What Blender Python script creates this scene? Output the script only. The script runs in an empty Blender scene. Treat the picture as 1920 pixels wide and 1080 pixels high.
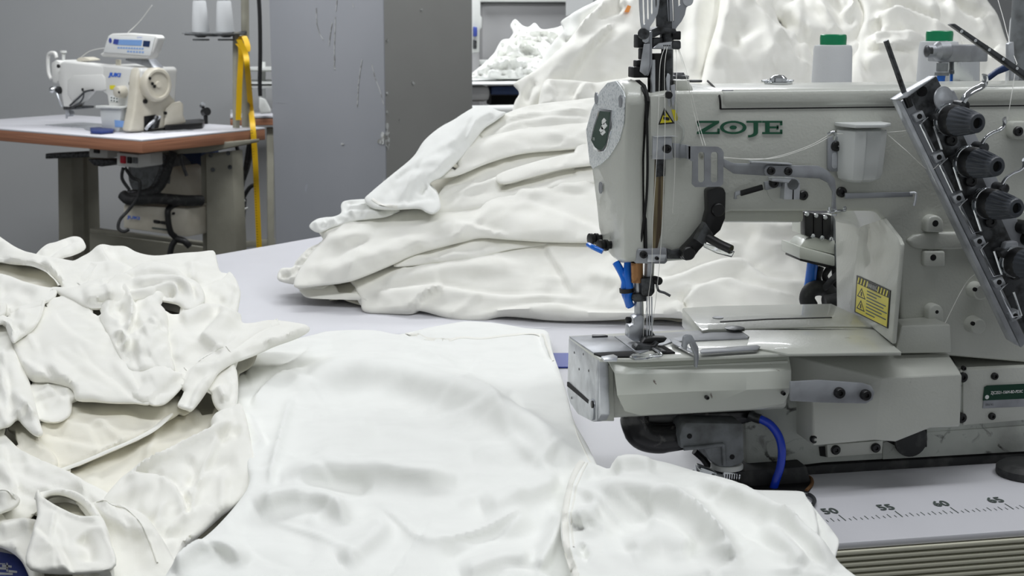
import bpy, bmesh, math, random
import numpy as np
from mathutils import Vector, Matrix, geometry
random.seed(7)
col = bpy.context.scene.collection
sc = bpy.context.scene

# ------------------------------------------------------------------ camera
F = 2700.; A = math.radians(10.9); PT = math.atan(500. / F); TZ = .75
CAM = np.array([0, 0, TZ + .39])
FW = np.array([math.sin(A) * math.cos(PT), math.cos(A) * math.cos(PT), -math.sin(PT)])
RT = np.array([math.cos(A), -math.sin(A), 0]); UP = np.cross(RT, FW)
def ray(x, y): return FW + RT * (x - 960) / F - UP * (y - 540) / F
def Z(x, y, z): d = ray(x, y); return CAM + d * ((z - CAM[2]) / d[2])     # point at height z
def Y(x, y, Yv): d = ray(x, y); return CAM + d * (Yv / d[1])              # point on the plane y = Yv
def X(x, y, Xv): d = ray(x, y); return CAM + d * (Xv / d[0])              # point on the plane x = Xv
def PL(x, y, P0, n): d = ray(x, y); n = np.array(n, float); return CAM + d * (((np.array(P0) - CAM) @ n) / (d @ n))
cam = bpy.data.cameras.new('camera'); co = bpy.data.objects.new('camera', cam); col.objects.link(co)
cam.sensor_width = 36; cam.lens = F / 1920 * 36; cam.clip_start = .05
co.matrix_world = Matrix(((RT[0], UP[0], -FW[0], CAM[0]), (RT[1], UP[1], -FW[1], CAM[1]), (RT[2], UP[2], -FW[2], CAM[2]), (0, 0, 0, 1)))
cam.dof.use_dof = True; cam.dof.focus_distance = 1.3; cam.dof.aperture_fstop = 26
sc.camera = co
sc.view_settings.view_transform = 'Standard'; sc.view_settings.look = 'None'; sc.view_settings.gamma = 1
sc.view_settings.use_curve_mapping = False

# ------------------------------------------------------------------ materials
def srgb(r, g, b):
    f = lambda c: (c / 255 / 12.92) if c / 255 <= .04045 else ((c / 255 + .055) / 1.055) ** 2.4
    return (f(r), f(g), f(b), 1)
def mat(name, c, rough=.5, metal=0, bump=None, vary=None, spots=None, coat=0, trans=0, sheen=0, streak=None, emit=None, alpha=1):
    m = bpy.data.materials.new(name); m.use_nodes = True
    nt = m.node_tree; b = nt.nodes['Principled BSDF']; L = nt.links.new
    b.inputs['Base Color'].default_value = c; b.inputs['Roughness'].default_value = rough; b.inputs['Metallic'].default_value = metal
    b.inputs['Coat Weight'].default_value = coat; b.inputs['Transmission Weight'].default_value = trans
    b.inputs['Sheen Weight'].default_value = sheen; b.inputs['Alpha'].default_value = alpha
    if emit: b.inputs['Emission Color'].default_value = c; b.inputs['Emission Strength'].default_value = emit
    tc = nt.nodes.new('ShaderNodeNewGeometry'); pos = tc.outputs['Position']
    def noise(scale, detail=3, vec=None, dist=0):
        n = nt.nodes.new('ShaderNodeTexNoise'); n.inputs['Scale'].default_value = scale; n.inputs['Detail'].default_value = detail
        n.inputs['Distortion'].default_value = dist
        L(vec or pos, n.inputs['Vector']); return n
    last = None
    def mixc(fac, c2, prev):
        mx = nt.nodes.new('ShaderNodeMix'); mx.data_type = 'RGBA'; L(fac, mx.inputs[0])
        if prev is None: mx.inputs[6].default_value = c
        else: L(prev, mx.inputs[6])
        mx.inputs[7].default_value = c2; return mx.outputs[2]
    def ramp(src, a, bb):
        r = nt.nodes.new('ShaderNodeMapRange'); r.inputs[1].default_value = a; r.inputs[2].default_value = bb; r.clamp = True
        L(src, r.inputs[0]); return r.outputs[0]
    if vary:      # (scale, other colour, low, high)
        last = mixc(ramp(noise(vary[0], 4).outputs[0], vary[2], vary[3]), vary[1], last)
    if spots:
        last = mixc(ramp(noise(spots[0], 6, dist=1.0).outputs[0], spots[2], spots[3]), spots[1], last)
    if streak:    # (vector scale, colour, low, high)
        mp = nt.nodes.new('ShaderNodeMapping'); mp.inputs['Scale'].default_value = streak[0]; L(pos, mp.inputs[0])
        last = mixc(ramp(noise(1, 4, mp.outputs[0]).outputs[0], streak[2], streak[3]), streak[1], last)
    if last: L(last, b.inputs['Base Color'])
    if bump:      # list of (scale, strength, distance)
        prev = None
        for (s, st, di) in bump:
            bn = nt.nodes.new('ShaderNodeBump'); bn.inputs['Strength'].default_value = st; bn.inputs['Distance'].default_value = di
            L(noise(s, 2).outputs[0], bn.inputs['Height'])
            if prev: L(prev, bn.inputs['Normal'])
            prev = bn.outputs[0]
        L(prev, b.inputs['Normal'])
    return m
M = {}
M['paint'] = mat('machine_paint', srgb(197, 199, 191), .33, bump=[(420, .35, .0006), (60, .15, .001)], vary=(9, srgb(187, 189, 181), .4, .7), spots=(38, srgb(120, 118, 106), .70, .80), coat=.25)
M['paint_dirty'] = mat('grimy_machine_paint', srgb(176, 180, 173), .5, bump=[(420, .35, .0006)], vary=(14, srgb(128, 130, 125), .42, .7), spots=(55, srgb(62, 62, 58), .60, .72))
M['paint_plate'] = mat('enamel_plate', srgb(196, 199, 190), .35, bump=[(300, .1, .0004)], spots=(60, srgb(105, 92, 84), .68, .72), coat=.2)
M['hammer'] = mat('silver_hammer_finish', srgb(226, 230, 231), .35, .1, bump=[(330, .7, .001)], vary=(520, srgb(178, 186, 190), .5, .62))
M['steel'] = mat('brushed_steel', srgb(206, 209, 213), .3, .55, bump=[(90, .05, .0005)], vary=(60, srgb(172, 175, 179), .4, .7))
M['grey_steel'] = mat('grey_steel_plate', srgb(162, 165, 170), .4, .4, vary=(40, srgb(138, 140, 144), .45, .7))
M['dark_steel'] = mat('dark_steel', srgb(88, 90, 92), .4, .7, vary=(120, srgb(50, 50, 50), .45, .65))
M['chrome'] = mat('chrome', srgb(215, 218, 220), .12, 1)
M['black'] = mat('black_oxide', srgb(22, 22, 23), .38, .1)
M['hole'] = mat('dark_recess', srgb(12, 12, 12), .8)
M['knob'] = mat('charcoal_knob', srgb(66, 70, 76), .38)
M['rubber'] = mat('black_rubber', srgb(38, 39, 40), .65, vary=(60, srgb(70, 70, 69), .5, .7))
M['cast'] = mat('grey_cast_plastic', srgb(120, 124, 126), .55, vary=(50, srgb(86, 88, 88), .45, .7), bump=[(500, .2, .0004)])
M['oily'] = mat('oily_black_rubber', srgb(34, 34, 35), .25, spots=(50, srgb(110, 108, 104), .6, .72))
M['blue_tube'] = mat('blue_air_tube', srgb(20, 62, 200), .25, coat=.3)
M['bright_blue'] = mat('bright_blue_tube', srgb(0, 110, 220), .25, coat=.3)
M['brass'] = mat('copper_bush', srgb(168, 124, 84), .3, .8, vary=(200, srgb(90, 60, 36), .5, .7))
M['stain'] = mat('brown_oil_stain', srgb(66, 52, 34), .5, streak=((400, 400, 14), srgb(128, 116, 84), .42, .62))
M['white_pl'] = mat('white_plastic', srgb(214, 216, 212), .4)
M['frost'] = mat('frosted_plastic', srgb(236, 239, 237), .35, trans=.25)
M['clear'] = mat('clear_plastic', srgb(240, 243, 243), .08, trans=.95)
M['green'] = mat('dark_green_print', srgb(18, 84, 58), .4)
M['brand'] = mat('green_enamel', srgb(8, 60, 42), .3, .2)
M['cap_green'] = mat('green_cap_plastic', srgb(0, 128, 82), .3)
M['yellow'] = mat('yellow_label', srgb(228, 214, 40), .4)
M['ink'] = mat('black_ink', srgb(20, 20, 20), .5)
M['white'] = mat('white_print', srgb(232, 234, 232), .5)
M['thread'] = mat('white_thread', srgb(232, 232, 226), .6)
M['yarn'] = mat('wound_white_thread', srgb(205, 207, 208), .7, bump=[(900, .4, .0005)])
M['table'] = mat('white_laminate', srgb(206, 206, 211), .42, bump=[(500, .04, .0003)], vary=(5, srgb(200, 200, 204), .4, .7), spots=(26, srgb(150, 150, 148), .78, .80))
M['tape'] = mat('yellow_tape', srgb(222, 178, 10), .5)
M['tick'] = mat('green_grey_print', srgb(74, 84, 80), .5)
M['brown'] = mat('chipboard_core', srgb(120, 84, 48), .8)
M['cream'] = mat('cream_machine_paint', srgb(206, 201, 186), .4, vary=(12, srgb(190, 184, 168), .4, .7))
M['cream_white'] = mat('off_white_machine_paint', srgb(222, 222, 218), .35)
M['legpaint'] = mat('beige_leg_paint', srgb(150, 148, 134), .5, vary=(9, srgb(134, 132, 119), .4, .7))
M['wood_edge'] = mat('plywood_edge', srgb(166, 116, 88), .5, streak=((3, 3, 420), srgb(134, 90, 68), .4, .62))
M['panel'] = mat('grey_panel', srgb(150, 150, 150), .5)
M['wall'] = mat('grey_wall_paint', srgb(155, 156, 156), .7, vary=(1.2, srgb(148, 150, 151), .35, .7), bump=[(60, .08, .001)])
M['pillar_a'] = mat('blue_grey_gloss_paint', srgb(162, 164, 169), .42, vary=(1.8, srgb(152, 155, 160), .35, .7), bump=[(30, .05, .001)], spots=(16, srgb(170, 174, 182), .74, .78))
M['pillar_b'] = mat('warm_grey_gloss_paint', srgb(158, 158, 154), .5, vary=(3, srgb(152, 152, 148), .35, .7))
M['chip'] = mat('bare_plaster', srgb(190, 192, 190), .9, vary=(60, srgb(130, 130, 126), .45, .6))
M['floor'] = mat('grey_floor', srgb(84, 84, 84), .6, vary=(2, srgb(68, 68, 68), .4, .6))
M['ceil'] = mat('white_ceiling', srgb(225, 225, 225), .8)
M['navy'] = mat('navy_panel', srgb(26, 50, 92), .5)
M['blue_strip'] = mat('blue_edge_strip', srgb(42, 62, 150), .5)
M['lcd'] = mat('display_blue', srgb(130, 170, 225), .3)
M['indigo'] = mat('indigo_print', srgb(60, 78, 160), .5)
M['juki'] = mat('bright_blue_print', srgb(50, 102, 205), .4)
M['red'] = mat('red_switch', srgb(190, 30, 50), .35)
M['scis'] = mat('blue_handle', srgb(34, 52, 110), .4)
M['orange'] = mat('orange_sticker', srgb(240, 150, 60), .5)
M['slat'] = mat('ribbed_edge', srgb(212, 210, 190), .5)
M['slat_dark'] = mat('ribbed_edge_groove', srgb(96, 94, 64), .6)

# ------------------------------------------------------------------ object helpers
ROOT = {}
def thing(name, label, cat, loc, group=None, kind=None):
    o = bpy.data.objects.new(name, None); col.objects.link(o); o.empty_display_size = .05
    o.location = [float(v) for v in loc]; ROOT[o] = np.array([float(v) for v in loc])
    o['label'] = label; o['category'] = cat
    if group: o['group'] = group
    if kind: o['kind'] = kind
    return o
class MB:
    def __init__(s): s.v = []; s.f = []
    def add(s, vs, fs):
        n = len(s.v); s.v += [tuple(map(float, v)) for v in vs]; s.f += [tuple(i + n for i in f) for f in fs]; return s
    def ext(s, pts, d):                       # polygon pushed along d
        pts = [np.array(p, float) for p in pts]; d = np.array(d, float); n = len(pts)
        return s.add(pts + [p + d for p in pts], [tuple(range(n)), tuple(range(2 * n - 1, n - 1, -1))] + [(i, (i + 1) % n, (i + 1) % n + n, i + n) for i in range(n)])
    def box(s, a, b):
        x0, y0, z0 = a; x1, y1, z1 = b
        return s.ext([(x0, y0, z0), (x1, y0, z0), (x1, y0, z1), (x0, y0, z1)], (0, y1 - y0, 0))
    def loft(s, rings, cap=True, closed=True):
        n = len(rings[0]); vs = [p for r in rings for p in r]; fs = []
        for k in range(len(rings) - 1):
            for i in range(n if closed else n - 1):
                j = (i + 1) % n; fs.append((k * n + i, k * n + j, (k + 1) * n + j, (k + 1) * n + i))
        if cap: fs += [tuple(range(n - 1, -1, -1)), tuple(range((len(rings) - 1) * n, len(rings) * n))]
        return s.add(vs, fs)
    def lathe(s, base, axis, prof, n=24, cap=True):      # prof: (distance along the axis, radius)
        a = np.array(axis, float); a /= np.linalg.norm(a); base = np.array(base, float)
        t = np.cross(a, [0, 0, 1]) if abs(a[2]) < .9 else np.cross(a, [1, 0, 0]); t /= np.linalg.norm(t); w = np.cross(a, t)
        rings = [[base + a * h + (t * math.cos(k * 2 * math.pi / n) + w * math.sin(k * 2 * math.pi / n)) * max(r, 1e-5) for k in range(n)] for h, r in prof]
        return s.loft(rings, cap)
    def cyl(s, p, q, r, n=16):
        p = np.array(p, float); q = np.array(q, float); return s.lathe(p, q - p, [(0, r), (np.linalg.norm(q - p), r)], n)
    def tube(s, pts, r, n=10, smooth=True, flat=1.0):
        pts = [np.array(p, float) for p in pts]
        if smooth and len(pts) > 2: pts = catmull(pts, 6)
        rings = []; prev = None
        for i, p in enumerate(pts):
            d = pts[min(i + 1, len(pts) - 1)] - pts[max(i - 1, 0)]; d /= (np.linalg.norm(d) + 1e-9)
            if prev is None: t = np.cross(d, [0, 0, 1] if abs(d[2]) < .9 else [1, 0, 0])
            else: t = prev - d * (prev @ d)
            t /= np.linalg.norm(t) + 1e-9; prev = t; w = np.cross(d, t)
            rr = r[min(i * len(r) // len(pts), len(r) - 1)] if isinstance(r, (list, tuple)) else r
            rings.append([p + (t * math.cos(k * 2 * math.pi / n) + w * math.sin(k * 2 * math.pi / n) * flat) * rr for k in range(n)])
        return s.loft(rings)
    def ribbon(s, pts, wv, th):               # flat strip through pts, wide along wv
        rings = []
        for i, p in enumerate(pts):
            p = np.array(p, float); d = np.array(pts[min(i + 1, len(pts) - 1)]) - np.array(pts[max(i - 1, 0)])
            n_ = np.cross(d, wv); n_ /= np.linalg.norm(n_) + 1e-9; h = np.array(wv) / 2
            rings.append([p - h - n_ * th / 2, p + h - n_ * th / 2, p + h + n_ * th / 2, p - h + n_ * th / 2])
        return s.loft(rings)
    def build(s, name, m, parent=None, bevel=0, seg=2, smooth=True, label=None, cat=None, group=None, kind=None, angle=38):
        vs = np.array(s.v)
        root = parent
        if parent is not None:
            while root.parent: root = root.parent
            off = ROOT[root]
        else: off = np.array([(vs[:, 0].min() + vs[:, 0].max()) / 2, (vs[:, 1].min() + vs[:, 1].max()) / 2, vs[:, 2].min()])
        me = bpy.data.meshes.new(name); me.from_pydata([tuple(v) for v in (vs - off)], [], s.f); me.validate()
        bm = bmesh.new(); bm.from_mesh(me); bmesh.ops.recalc_face_normals(bm, faces=bm.faces[:])
        if bevel:
            es = [e for e in bm.edges if len(e.link_faces) == 2 and e.calc_face_angle(0) > math.radians(30)]
            if es: bmesh.ops.bevel(bm, geom=es, offset=bevel, segments=seg, profile=.5, affect='EDGES', clamp_overlap=True)
        bm.to_mesh(me); bm.free()
        if smooth:
            me.polygons.foreach_set('use_smooth', [True] * len(me.polygons)); me.set_sharp_from_angle(angle=math.radians(angle))
        me.materials.append(M[m] if isinstance(m, str) else m)
        o = bpy.data.objects.new(name, me); col.objects.link(o)
        if parent is not None: o.parent = parent
        else: o.location = off; ROOT[o] = off
        if label: o['label'] = label
        if cat: o['category'] = cat
        if group: o['group'] = group
        if kind: o['kind'] = kind
        return o
def catmull(pts, k=6, closed=False):
    pts = [np.array(p, float) for p in pts]; n = len(pts); out = []
    for i in range(n if closed else n - 1):
        if closed: p0, p1, p2, p3 = pts[i - 1], pts[i], pts[(i + 1) % n], pts[(i + 2) % n]
        else: p0, p1, p2, p3 = pts[max(i - 1, 0)], pts[i], pts[i + 1], pts[min(i + 2, n - 1)]
        for j in range(k):
            t = j / k
            out.append(.5 * (2 * p1 + (p2 - p0) * t + (2 * p0 - 5 * p1 + 4 * p2 - p3) * t * t + (3 * p1 - p0 - 3 * p2 + p3) * t ** 3))
    if not closed: out.append(pts[-1])
    return out
def P(pts, Yv): return [Y(x, y, Yv) for x, y in pts]
def plate(name, pts, Yv, d, m, parent=None, bevel=.001, **k):        # outline on the plane y = Yv, d deep
    return MB().ext(P(pts, Yv), (0, d, 0)).build(name, m, parent, bevel, **k)
def screw(parent, x, y, Yv, r, m='black', name='screw', h=.003, axis=(0, -1, 0)):
    b = Y(x, y, Yv); a = np.array(axis, float)
    return MB().lathe(b, a, [(-.001, r), (h * .7, r), (h, r * .8), (h, r * .42), (h * .5, r * .38), (h * .5, 0)], 16).build(name, m, parent)
def text(s, mname, parent, org, ux, uz, height, width=None, name='lettering', off=0, shear=0, depth=.0003, font_off=0):
    cu = bpy.data.curves.new('t', 'FONT'); cu.body = s; cu.size = 1; cu.offset = font_off; cu.shear = shear; cu.resolution_u = 3
    ob = bpy.data.objects.new('t', cu); col.objects.link(ob); bpy.context.view_layer.update()
    me = bpy.data.meshes.new_from_object(ob.evaluated_get(bpy.context.evaluated_depsgraph_get()))
    col.objects.unlink(ob); bpy.data.objects.remove(ob)
    vs = np.array([v.co[:] for v in me.vertices]); fs = [tuple(p.vertices) for p in me.polygons]
    if not len(vs): return None
    mn = vs.min(0); mx = vs.max(0); sy = height / (mx[1] - mn[1]); sx = (width / (mx[0] - mn[0])) if width else sy
    ux = np.array(ux, float); ux /= np.linalg.norm(ux); uz = np.array(uz, float); uz /= np.linalg.norm(uz); n = np.cross(ux, uz)
    V = [np.array(org) + ux * (v[0] - mn[0]) * sx + uz * (v[1] - mn[1]) * sy + n * depth for v in vs]
    bpy.data.meshes.remove(me)
    return MB().add(V, fs).build(name, mname, parent, smooth=False)
# ------------------------------------------------------------------ light and room
w = bpy.data.worlds.new('w'); sc.world = w; w.use_nodes = True
w.node_tree.nodes['Background'].inputs[0].default_value = (.93, .97, 1, 1); w.node_tree.nodes['Background'].inputs[1].default_value = .3
def area(loc, sx, sy, e, rot=(0, 0, 0), c=(.98, 1, 1.03)):
    l = bpy.data.lights.new('ceiling_tube_light', 'AREA'); l.shape = 'RECTANGLE'; l.size = sx; l.size_y = sy; l.energy = e; l.color = c
    o = bpy.data.objects.new('ceiling_tube_light', l); o.location = loc; o.rotation_euler = rot; col.objects.link(o); return o
area((.3, 4.2, 2.8), 2.6, .35, 46)
area((.35, .75, 2.8), 2.4, .35, 20)
area((1.9, 1.8, 2.8), .35, 2.4, 14)
area((-1.6, 3.9, 2.8), 2.4, .35, 34)
area((.9, 5.6, 2.8), 2.4, .35, 44)
sc.view_settings.exposure = .26

def struct(name, mb, m, **k): return mb.build(name, m, None, kind='structure', **k)
struct('floor', MB().box((-6, -2.5, -.05), (7, 9.5, 0)), 'floor')
struct('ceiling', MB().box((-6, -2.5, 2.95), (7, 9.5, 3.0)), 'ceil')
struct('wall_back', MB().box((-6, 6.95, 0), (7, 7.1, 2.95)), 'wall')
# square column, near corner chipped
pc = [Y(513, 300, 4.85), Y(723, 300, 4.42), Y(887, 300, 4.72)]
pc = [np.array([p[0], p[1], 0]) for p in pc]; pc.append(pc[0] + pc[2] - pc[1])
bz = MB().ext(pc, (0, 0, 2.95)); col_o = bz.build('pillar', 'pillar_a', None, .004, kind='structure', label='square grey painted pillar with a chipped corner', cat='pillar')
col_o.data.materials.append(M['pillar_b'])
nrm = np.cross(pc[2] - pc[1], [0, 0, 1]); nrm /= np.linalg.norm(nrm)
for p in col_o.data.polygons:
    if abs(p.normal.dot(Vector(nrm))) > .95: p.material_index = 1
n1 = np.cross(pc[1] - pc[0], [0, 0, 1]); n1 /= np.linalg.norm(n1)
if n1[1] > 0: n1 = -n1
n2 = nrm if nrm[1] < 0 else -nrm
def blot(n, c, rx, ry, seed, P0=None, name='paint_chip'):
    rnd = random.Random(seed); P0 = pc[1] + np.array([0, 0, 0]) if P0 is None else P0
    pts = [PL(c[0] + rx * math.cos(t) * rnd.uniform(.6, 1.1), c[1] + ry * math.sin(t) * rnd.uniform(.6, 1.1), P0 + n * .0015, n) for t in np.linspace(0, 2 * math.pi, 14)[:-1]]
    MB().ext(pts, n * .0008).build(name, 'chip', col_o, smooth=False)
for n, c, rx, ry, s in [(n1, (713, 265), 6, 6, 1), (n1, (718, 258), 4, 16, 2), (n2, (727, 262), 5, 20, 3), (n2, (726, 238), 3, 8, 4), (n1, (720, 343), 2.5, 9, 5), (n2, (726, 175), 2, 3, 6),
                        (n2, (775, 155), 3, 4, 7), (n2, (834, 236), 5, 6, 8), (n2, (749, 225), 2, 2, 9), (n2, (726, 75), 2, 3, 10), (n1, (642, 270), 3, 2, 11), (n2, (726, 210), 2, 3, 12), (n2, (790, 18), 3, 2, 13)]:
    blot(n, c, rx, ry, s)
def scratch(pts, w_=1.2):
    a = [PL(x - w_ / 2, y, pc[1] + n1 * .001, n1) for x, y in pts]; b_ = [PL(x + w_ / 2, y, pc[1] + n1 * .001, n1) for x, y in pts[::-1]]
    MB().ext(a + b_, n1 * .0005).build('scratch', 'chip', col_o, smooth=False)
for s_ in ([(628, 110), (626, 125), (629, 130)], [(629, 32), (628, 60), (627, 95), (627, 130)], [(617, 85), (620, 60), (623, 42)], [(593, 15), (594, 45), (600, 65), (606, 74)], [(679, 112), (675, 135), (672, 160), (670, 200)],
           [(697, 120), (703, 145), (712, 168), (719, 195)], [(661, 5), (663, 14)], [(516, 192), (536, 193)], [(632, 0), (630, 20)]): scratch(s_)
# ------------------------------------------------------------------ tables under the fabric
# front sewing table with ribbed edge and printed ruler
tr = Z(403, 478, TZ); tr2 = Z(580, 447, TZ)
d_far = (tr2 - tr) / np.linalg.norm(tr2 - tr)
fy = Z(1573, 1018, TZ)[1]
tb = thing('sewing_table', 'white laminate sewing table with ribbed front edge and green printed ruler', 'table', (.5, 1.4, 0))
XS = -.30        # seam between the two tops
YB = 1.78
MB().ext([(XS, fy, TZ - .006), (1.6, fy, TZ - .006), (1.6, YB, TZ - .006), (XS, YB, TZ - .006)], (0, 0, .006)).build('table_top', 'table', tb, .0015)
MB().box((XS, fy + .002, TZ - .062), (1.6, YB, TZ - .0062)).build('edge_core', 'slat_dark', tb)
for k in range(12):
    MB().box((XS, fy - .002, TZ - .0098 - k * .0048), (1.6, fy + .004, TZ - .0066 - k * .0048)).build('edge_rib', 'slat', tb, .0006)
for sx in (XS + .08, 1.5):
    for sy in (fy + .08, YB - .08):
        MB().box((sx - .03, sy - .03, 0), (sx + .03, sy + .03, TZ - .062)).build('leg', 'legpaint', tb, .003)
ry0 = Z(1583, 977, TZ)[1]
mm = .01; x50 = Z(1586, 977, TZ)[0]; dxc = (Z(1900, 955, TZ)[0] - x50) / 15.
ti = MB()
for i in range(-5, 60):
    xx = x50 + i * dxc / 2 * 1.0
    ln = .014 if i % 10 == 0 else (.008 if i % 2 == 0 else .005)
    ti.add([(xx - .0003, ry0, TZ + .0003), (xx + .0003 + (.0003 if i % 10 == 0 else 0), ry0, TZ + .0003), (xx + .0003 + (.0003 if i % 10 == 0 else 0), ry0 + ln, TZ + .0003), (xx - .0003, ry0 + ln, TZ + .0003)], [(0, 1, 2, 3)])
ti.build('ruler_marks', 'tick', tb, smooth=False)
for k, s_ in enumerate(('50', '55', '60', '65', '70')):
    text(s_, 'tick', tb, (x50 + k * 5 * dxc - .010, ry0 + .017, TZ + .0004), (1, 0, 0), (0, 1, 0), .013, .013, name='ruler_number', font_off=.02)
# dark opening in the table beside the machine
cut = [(1275, 885), (1310, 880), (1360, 893), (1460, 905), (1519, 903), (1523, 913), (1517, 922), (1480, 926), (1400, 935), (1330, 925), (1290, 905)]
MB().ext([Z(x, y, TZ + .0004) for x, y in cut], (0, 0, .0003)).build('cut_out', 'hole', tb, smooth=False)
MB().tube([Z(1512, 892, TZ + .001), Z(1521, 898, TZ + .001), Z(1522, 908, TZ + .001), Z(1512, 920, TZ + .001)], .0016).build('cut_out_edge', 'brown', tb)
MB().tube([Z(1500, 926, TZ + .003), Z(1518, 928, TZ + .003), Z(1527, 938, TZ + .003), Z(1522, 948, TZ + .003), Z(1508, 948, TZ + .003)], .0018).build('wire_hook', 'dark_steel', tb)
# adjoining cutting table behind and left
ct = thing('cutting_table', 'large white cutting table under the white garments, far edge beside the pillar', 'table', (.2, 2.1, 0))
pA = tr - d_far * 1.6; pB = tr2 + d_far * 2.6
poly = [(pA[0], pA[1]), (pB[0], pB[1]), (pB[0], YB + .002), (XS - .002, YB + .002), (XS - .002, fy), (pA[0], fy)]
MB().ext([(x, y, TZ - .03) for x, y in poly], (0, 0, .03)).build('table_top', 'table', ct, .0015)
for x, y in ((-.6, 1.1), (-.9, 1.6), (2.0, 3.4), (2.1, 1.95), (.4, 2.5)):
    MB().box((x - .03, y - .03, 0), (x + .03, y + .03, TZ - .03)).build('leg', 'legpaint', ct, .003)
q = [Z(1030, 664, TZ + .0006), Z(1100, 664, TZ + .0006), Z(1100, 690, TZ + .0006), Z(1030, 690, TZ + .0006)]
MB().ext(q, (0, 0, .0015)).build('edge_tape', 'blue_strip', None, label='blue strip lying on the white table behind the needle end', cat='strip')
# ------------------------------------------------------------------ the big coverstitch machine
FA = 1.14                      # front of arm and column
FB = 1.136                     # front of the base
ZB = Y(1123, 672, 1.10)[2]     # top of the bed
mc = thing('coverstitch_machine', 'large pale grey industrial coverstitch machine with green lettering on its arm, at the right', 'sewing machine', (.75, 1.2, TZ))
# -- arm and column: one casting, front outline with the undercut below the arm
arm = [(1214, 190), (1222, 178), (1260, 172), (2150, 165), (2150, 700), (1690, 660), (1688, 450), (1642, 396), (1367, 396), (1352, 408), (1330, 440), (1300, 472), (1290, 488), (1206, 494)]
MB().ext(P(arm, FA), (0, .14, 0)).build('arm', 'paint', mc, .006, 3)
und = [(1352, 390), (1509, 390), (1509, 418), (1352, 418)]
MB().ext(P(und, FA + .03), (0, .10, 0)).build('arm_underside', 'paint', mc, .004)
# top cover with its groove
tc = P([(1352, 168), (2150, 160), (2150, 196), (1352, 203)], FA - .0012)
MB().ext(tc, (0, .12, 0)).build('top_cover', 'paint', mc, .005, 3)
MB().ext(P([(1351, 203.2), (2150, 194.2), (2150, 196.4), (1351, 205.6)], FA - .0006), (0, .001, 0)).build('cover_gasket', 'hole', mc)
MB().tube([Y(1327, 152, 1.25), Y(1340, 165, 1.18), Y(1349, 180, FA - .0006), Y(1351, 204, FA - .0006)], .0009).build('cover_gasket', 'hole', mc)
zt = Y(1700, 166, FA)[2]
for x, y in ((1364, 170),):
    MB().lathe(Z(x, y, zt + .0032), (0, 0, 1), [(0, .0045), (.0006, .0045)], 16).build('hole_plug', 'grey_steel', mc)
# sight glass knob on top
b = Z(1459, 157, zt + .001)
dm = MB().lathe(b, (0, 0, 1), [(0, .0125), (.0015, .0125), (.002, .008), (.005, .0075), (.0075, .0045), (.008, 0)], 24).build('oil_cap', 'chrome', mc)
MB().tube([b + [-.009, 0, .002], b + [-.015, 0, .0025], b + [-.009, .004, .003]], .001).build('cap_tab', 'chrome', dm)
MB().tube([b + [.009, 0, .002], b + [.014, 0, .0025], b + [.009, .004, .003]], .001).build('cap_tab', 'chrome', dm)
# -- lettering on the arm
def poly_letters(polys, x0, y0, x1, y1, Yv, m, parent, name):
    mb = MB()
    for p in polys:
        mb.ext([Y(x0 + (x1 - x0) * u, y0 + (y1 - y0) * v, Yv) for u, v in p], (0, .0005, 0))
    return mb.build(name, m, parent, smooth=False)
L = 'green'; x0, y0, x1, y1 = 1307, 226.5, 1467, 251.5
def rect(a, b_, c, d): return [(a, b_), (c, b_), (c, d), (a, d)]
Zp = [[(0, 0), (.26, 0), (.26, .16), (0, .16)], [(0, 0), (.025, 0), (.025, .42), (0, .42)], [(.19, .16), (.26, .16), (.09, .84), (.0, .84)], [(0, .84), (.265, .84), (.265, 1), (0, 1)], [(.24, .58), (.265, .58), (.265, .9), (.24, .9)]]
def ring(cx, cy, rx, ry, tx, ty, a0=0, a1=2 * math.pi, n=26):
    out = []
    for k in range(n):
        t0 = a0 + (a1 - a0) * k / n; t1 = a0 + (a1 - a0) * (k + 1) / n
        out.append([(cx + rx * math.cos(t0), cy + ry * math.sin(t0)), (cx + rx * math.cos(t1), cy + ry * math.sin(t1)), (cx + (rx - tx) * math.cos(t1), cy + (ry - ty) * math.sin(t1)), (cx + (rx - tx) * math.cos(t0), cy + (ry - ty) * math.sin(t0))])
    return out
poly_letters(Zp, x0, y0, x1, y1, FA - .0008, L, mc, 'letter')
poly_letters(ring(.425, .5, .155, .5, .04, .15) + [[(.425 + .042 * math.cos(t), .5 + .15 * math.sin(t)) for t in np.linspace(0, 2 * math.pi, 17)[:-1]]], x0, y0, x1, y1, FA - .0008, L, mc, 'letter')
poly_letters([rect(.58, 0, .76, .15), rect(.665, .15, .715, .85)] + ring(.60, .85, .115, .40, .05, .17, 0, math.pi / 2, 8), x0, y0, x1, y1, FA - .0008, L, mc, 'letter')
poly_letters([rect(.765, 0, 1, .15), rect(.80, .15, .85, .85), rect(.765, .85, 1, 1), rect(.85, .42, .955, .57), rect(.935, .34, .955, .66), rect(.975, .1, 1, .34), rect(.975, .66, 1, .9)], x0, y0, x1, y1, FA - .0008, L, mc, 'letter')
# -- head end cap
X0 = Y(1172, 300, FA)[0]; XS_ = Y(1210, 300, FA)[0]
cap = [(1157, 150), (1168, 160), (1173, 175), (1175, 190), (1172, 231), (1169, 300), (1170, 400), (1172, 490), (1160, 493), (1145, 482), (1132, 465), (1122, 430), (1117, 380), (1108, 310), (1100, 243), (1110, 204), (1126, 169), (1140, 153)]
c3 = [X(x, y, X0) for x, y in cap]
MB().ext(c3, (XS_ - X0, 0, 0)).build('face_cover', 'paint', mc, .0035, 3)
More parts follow.
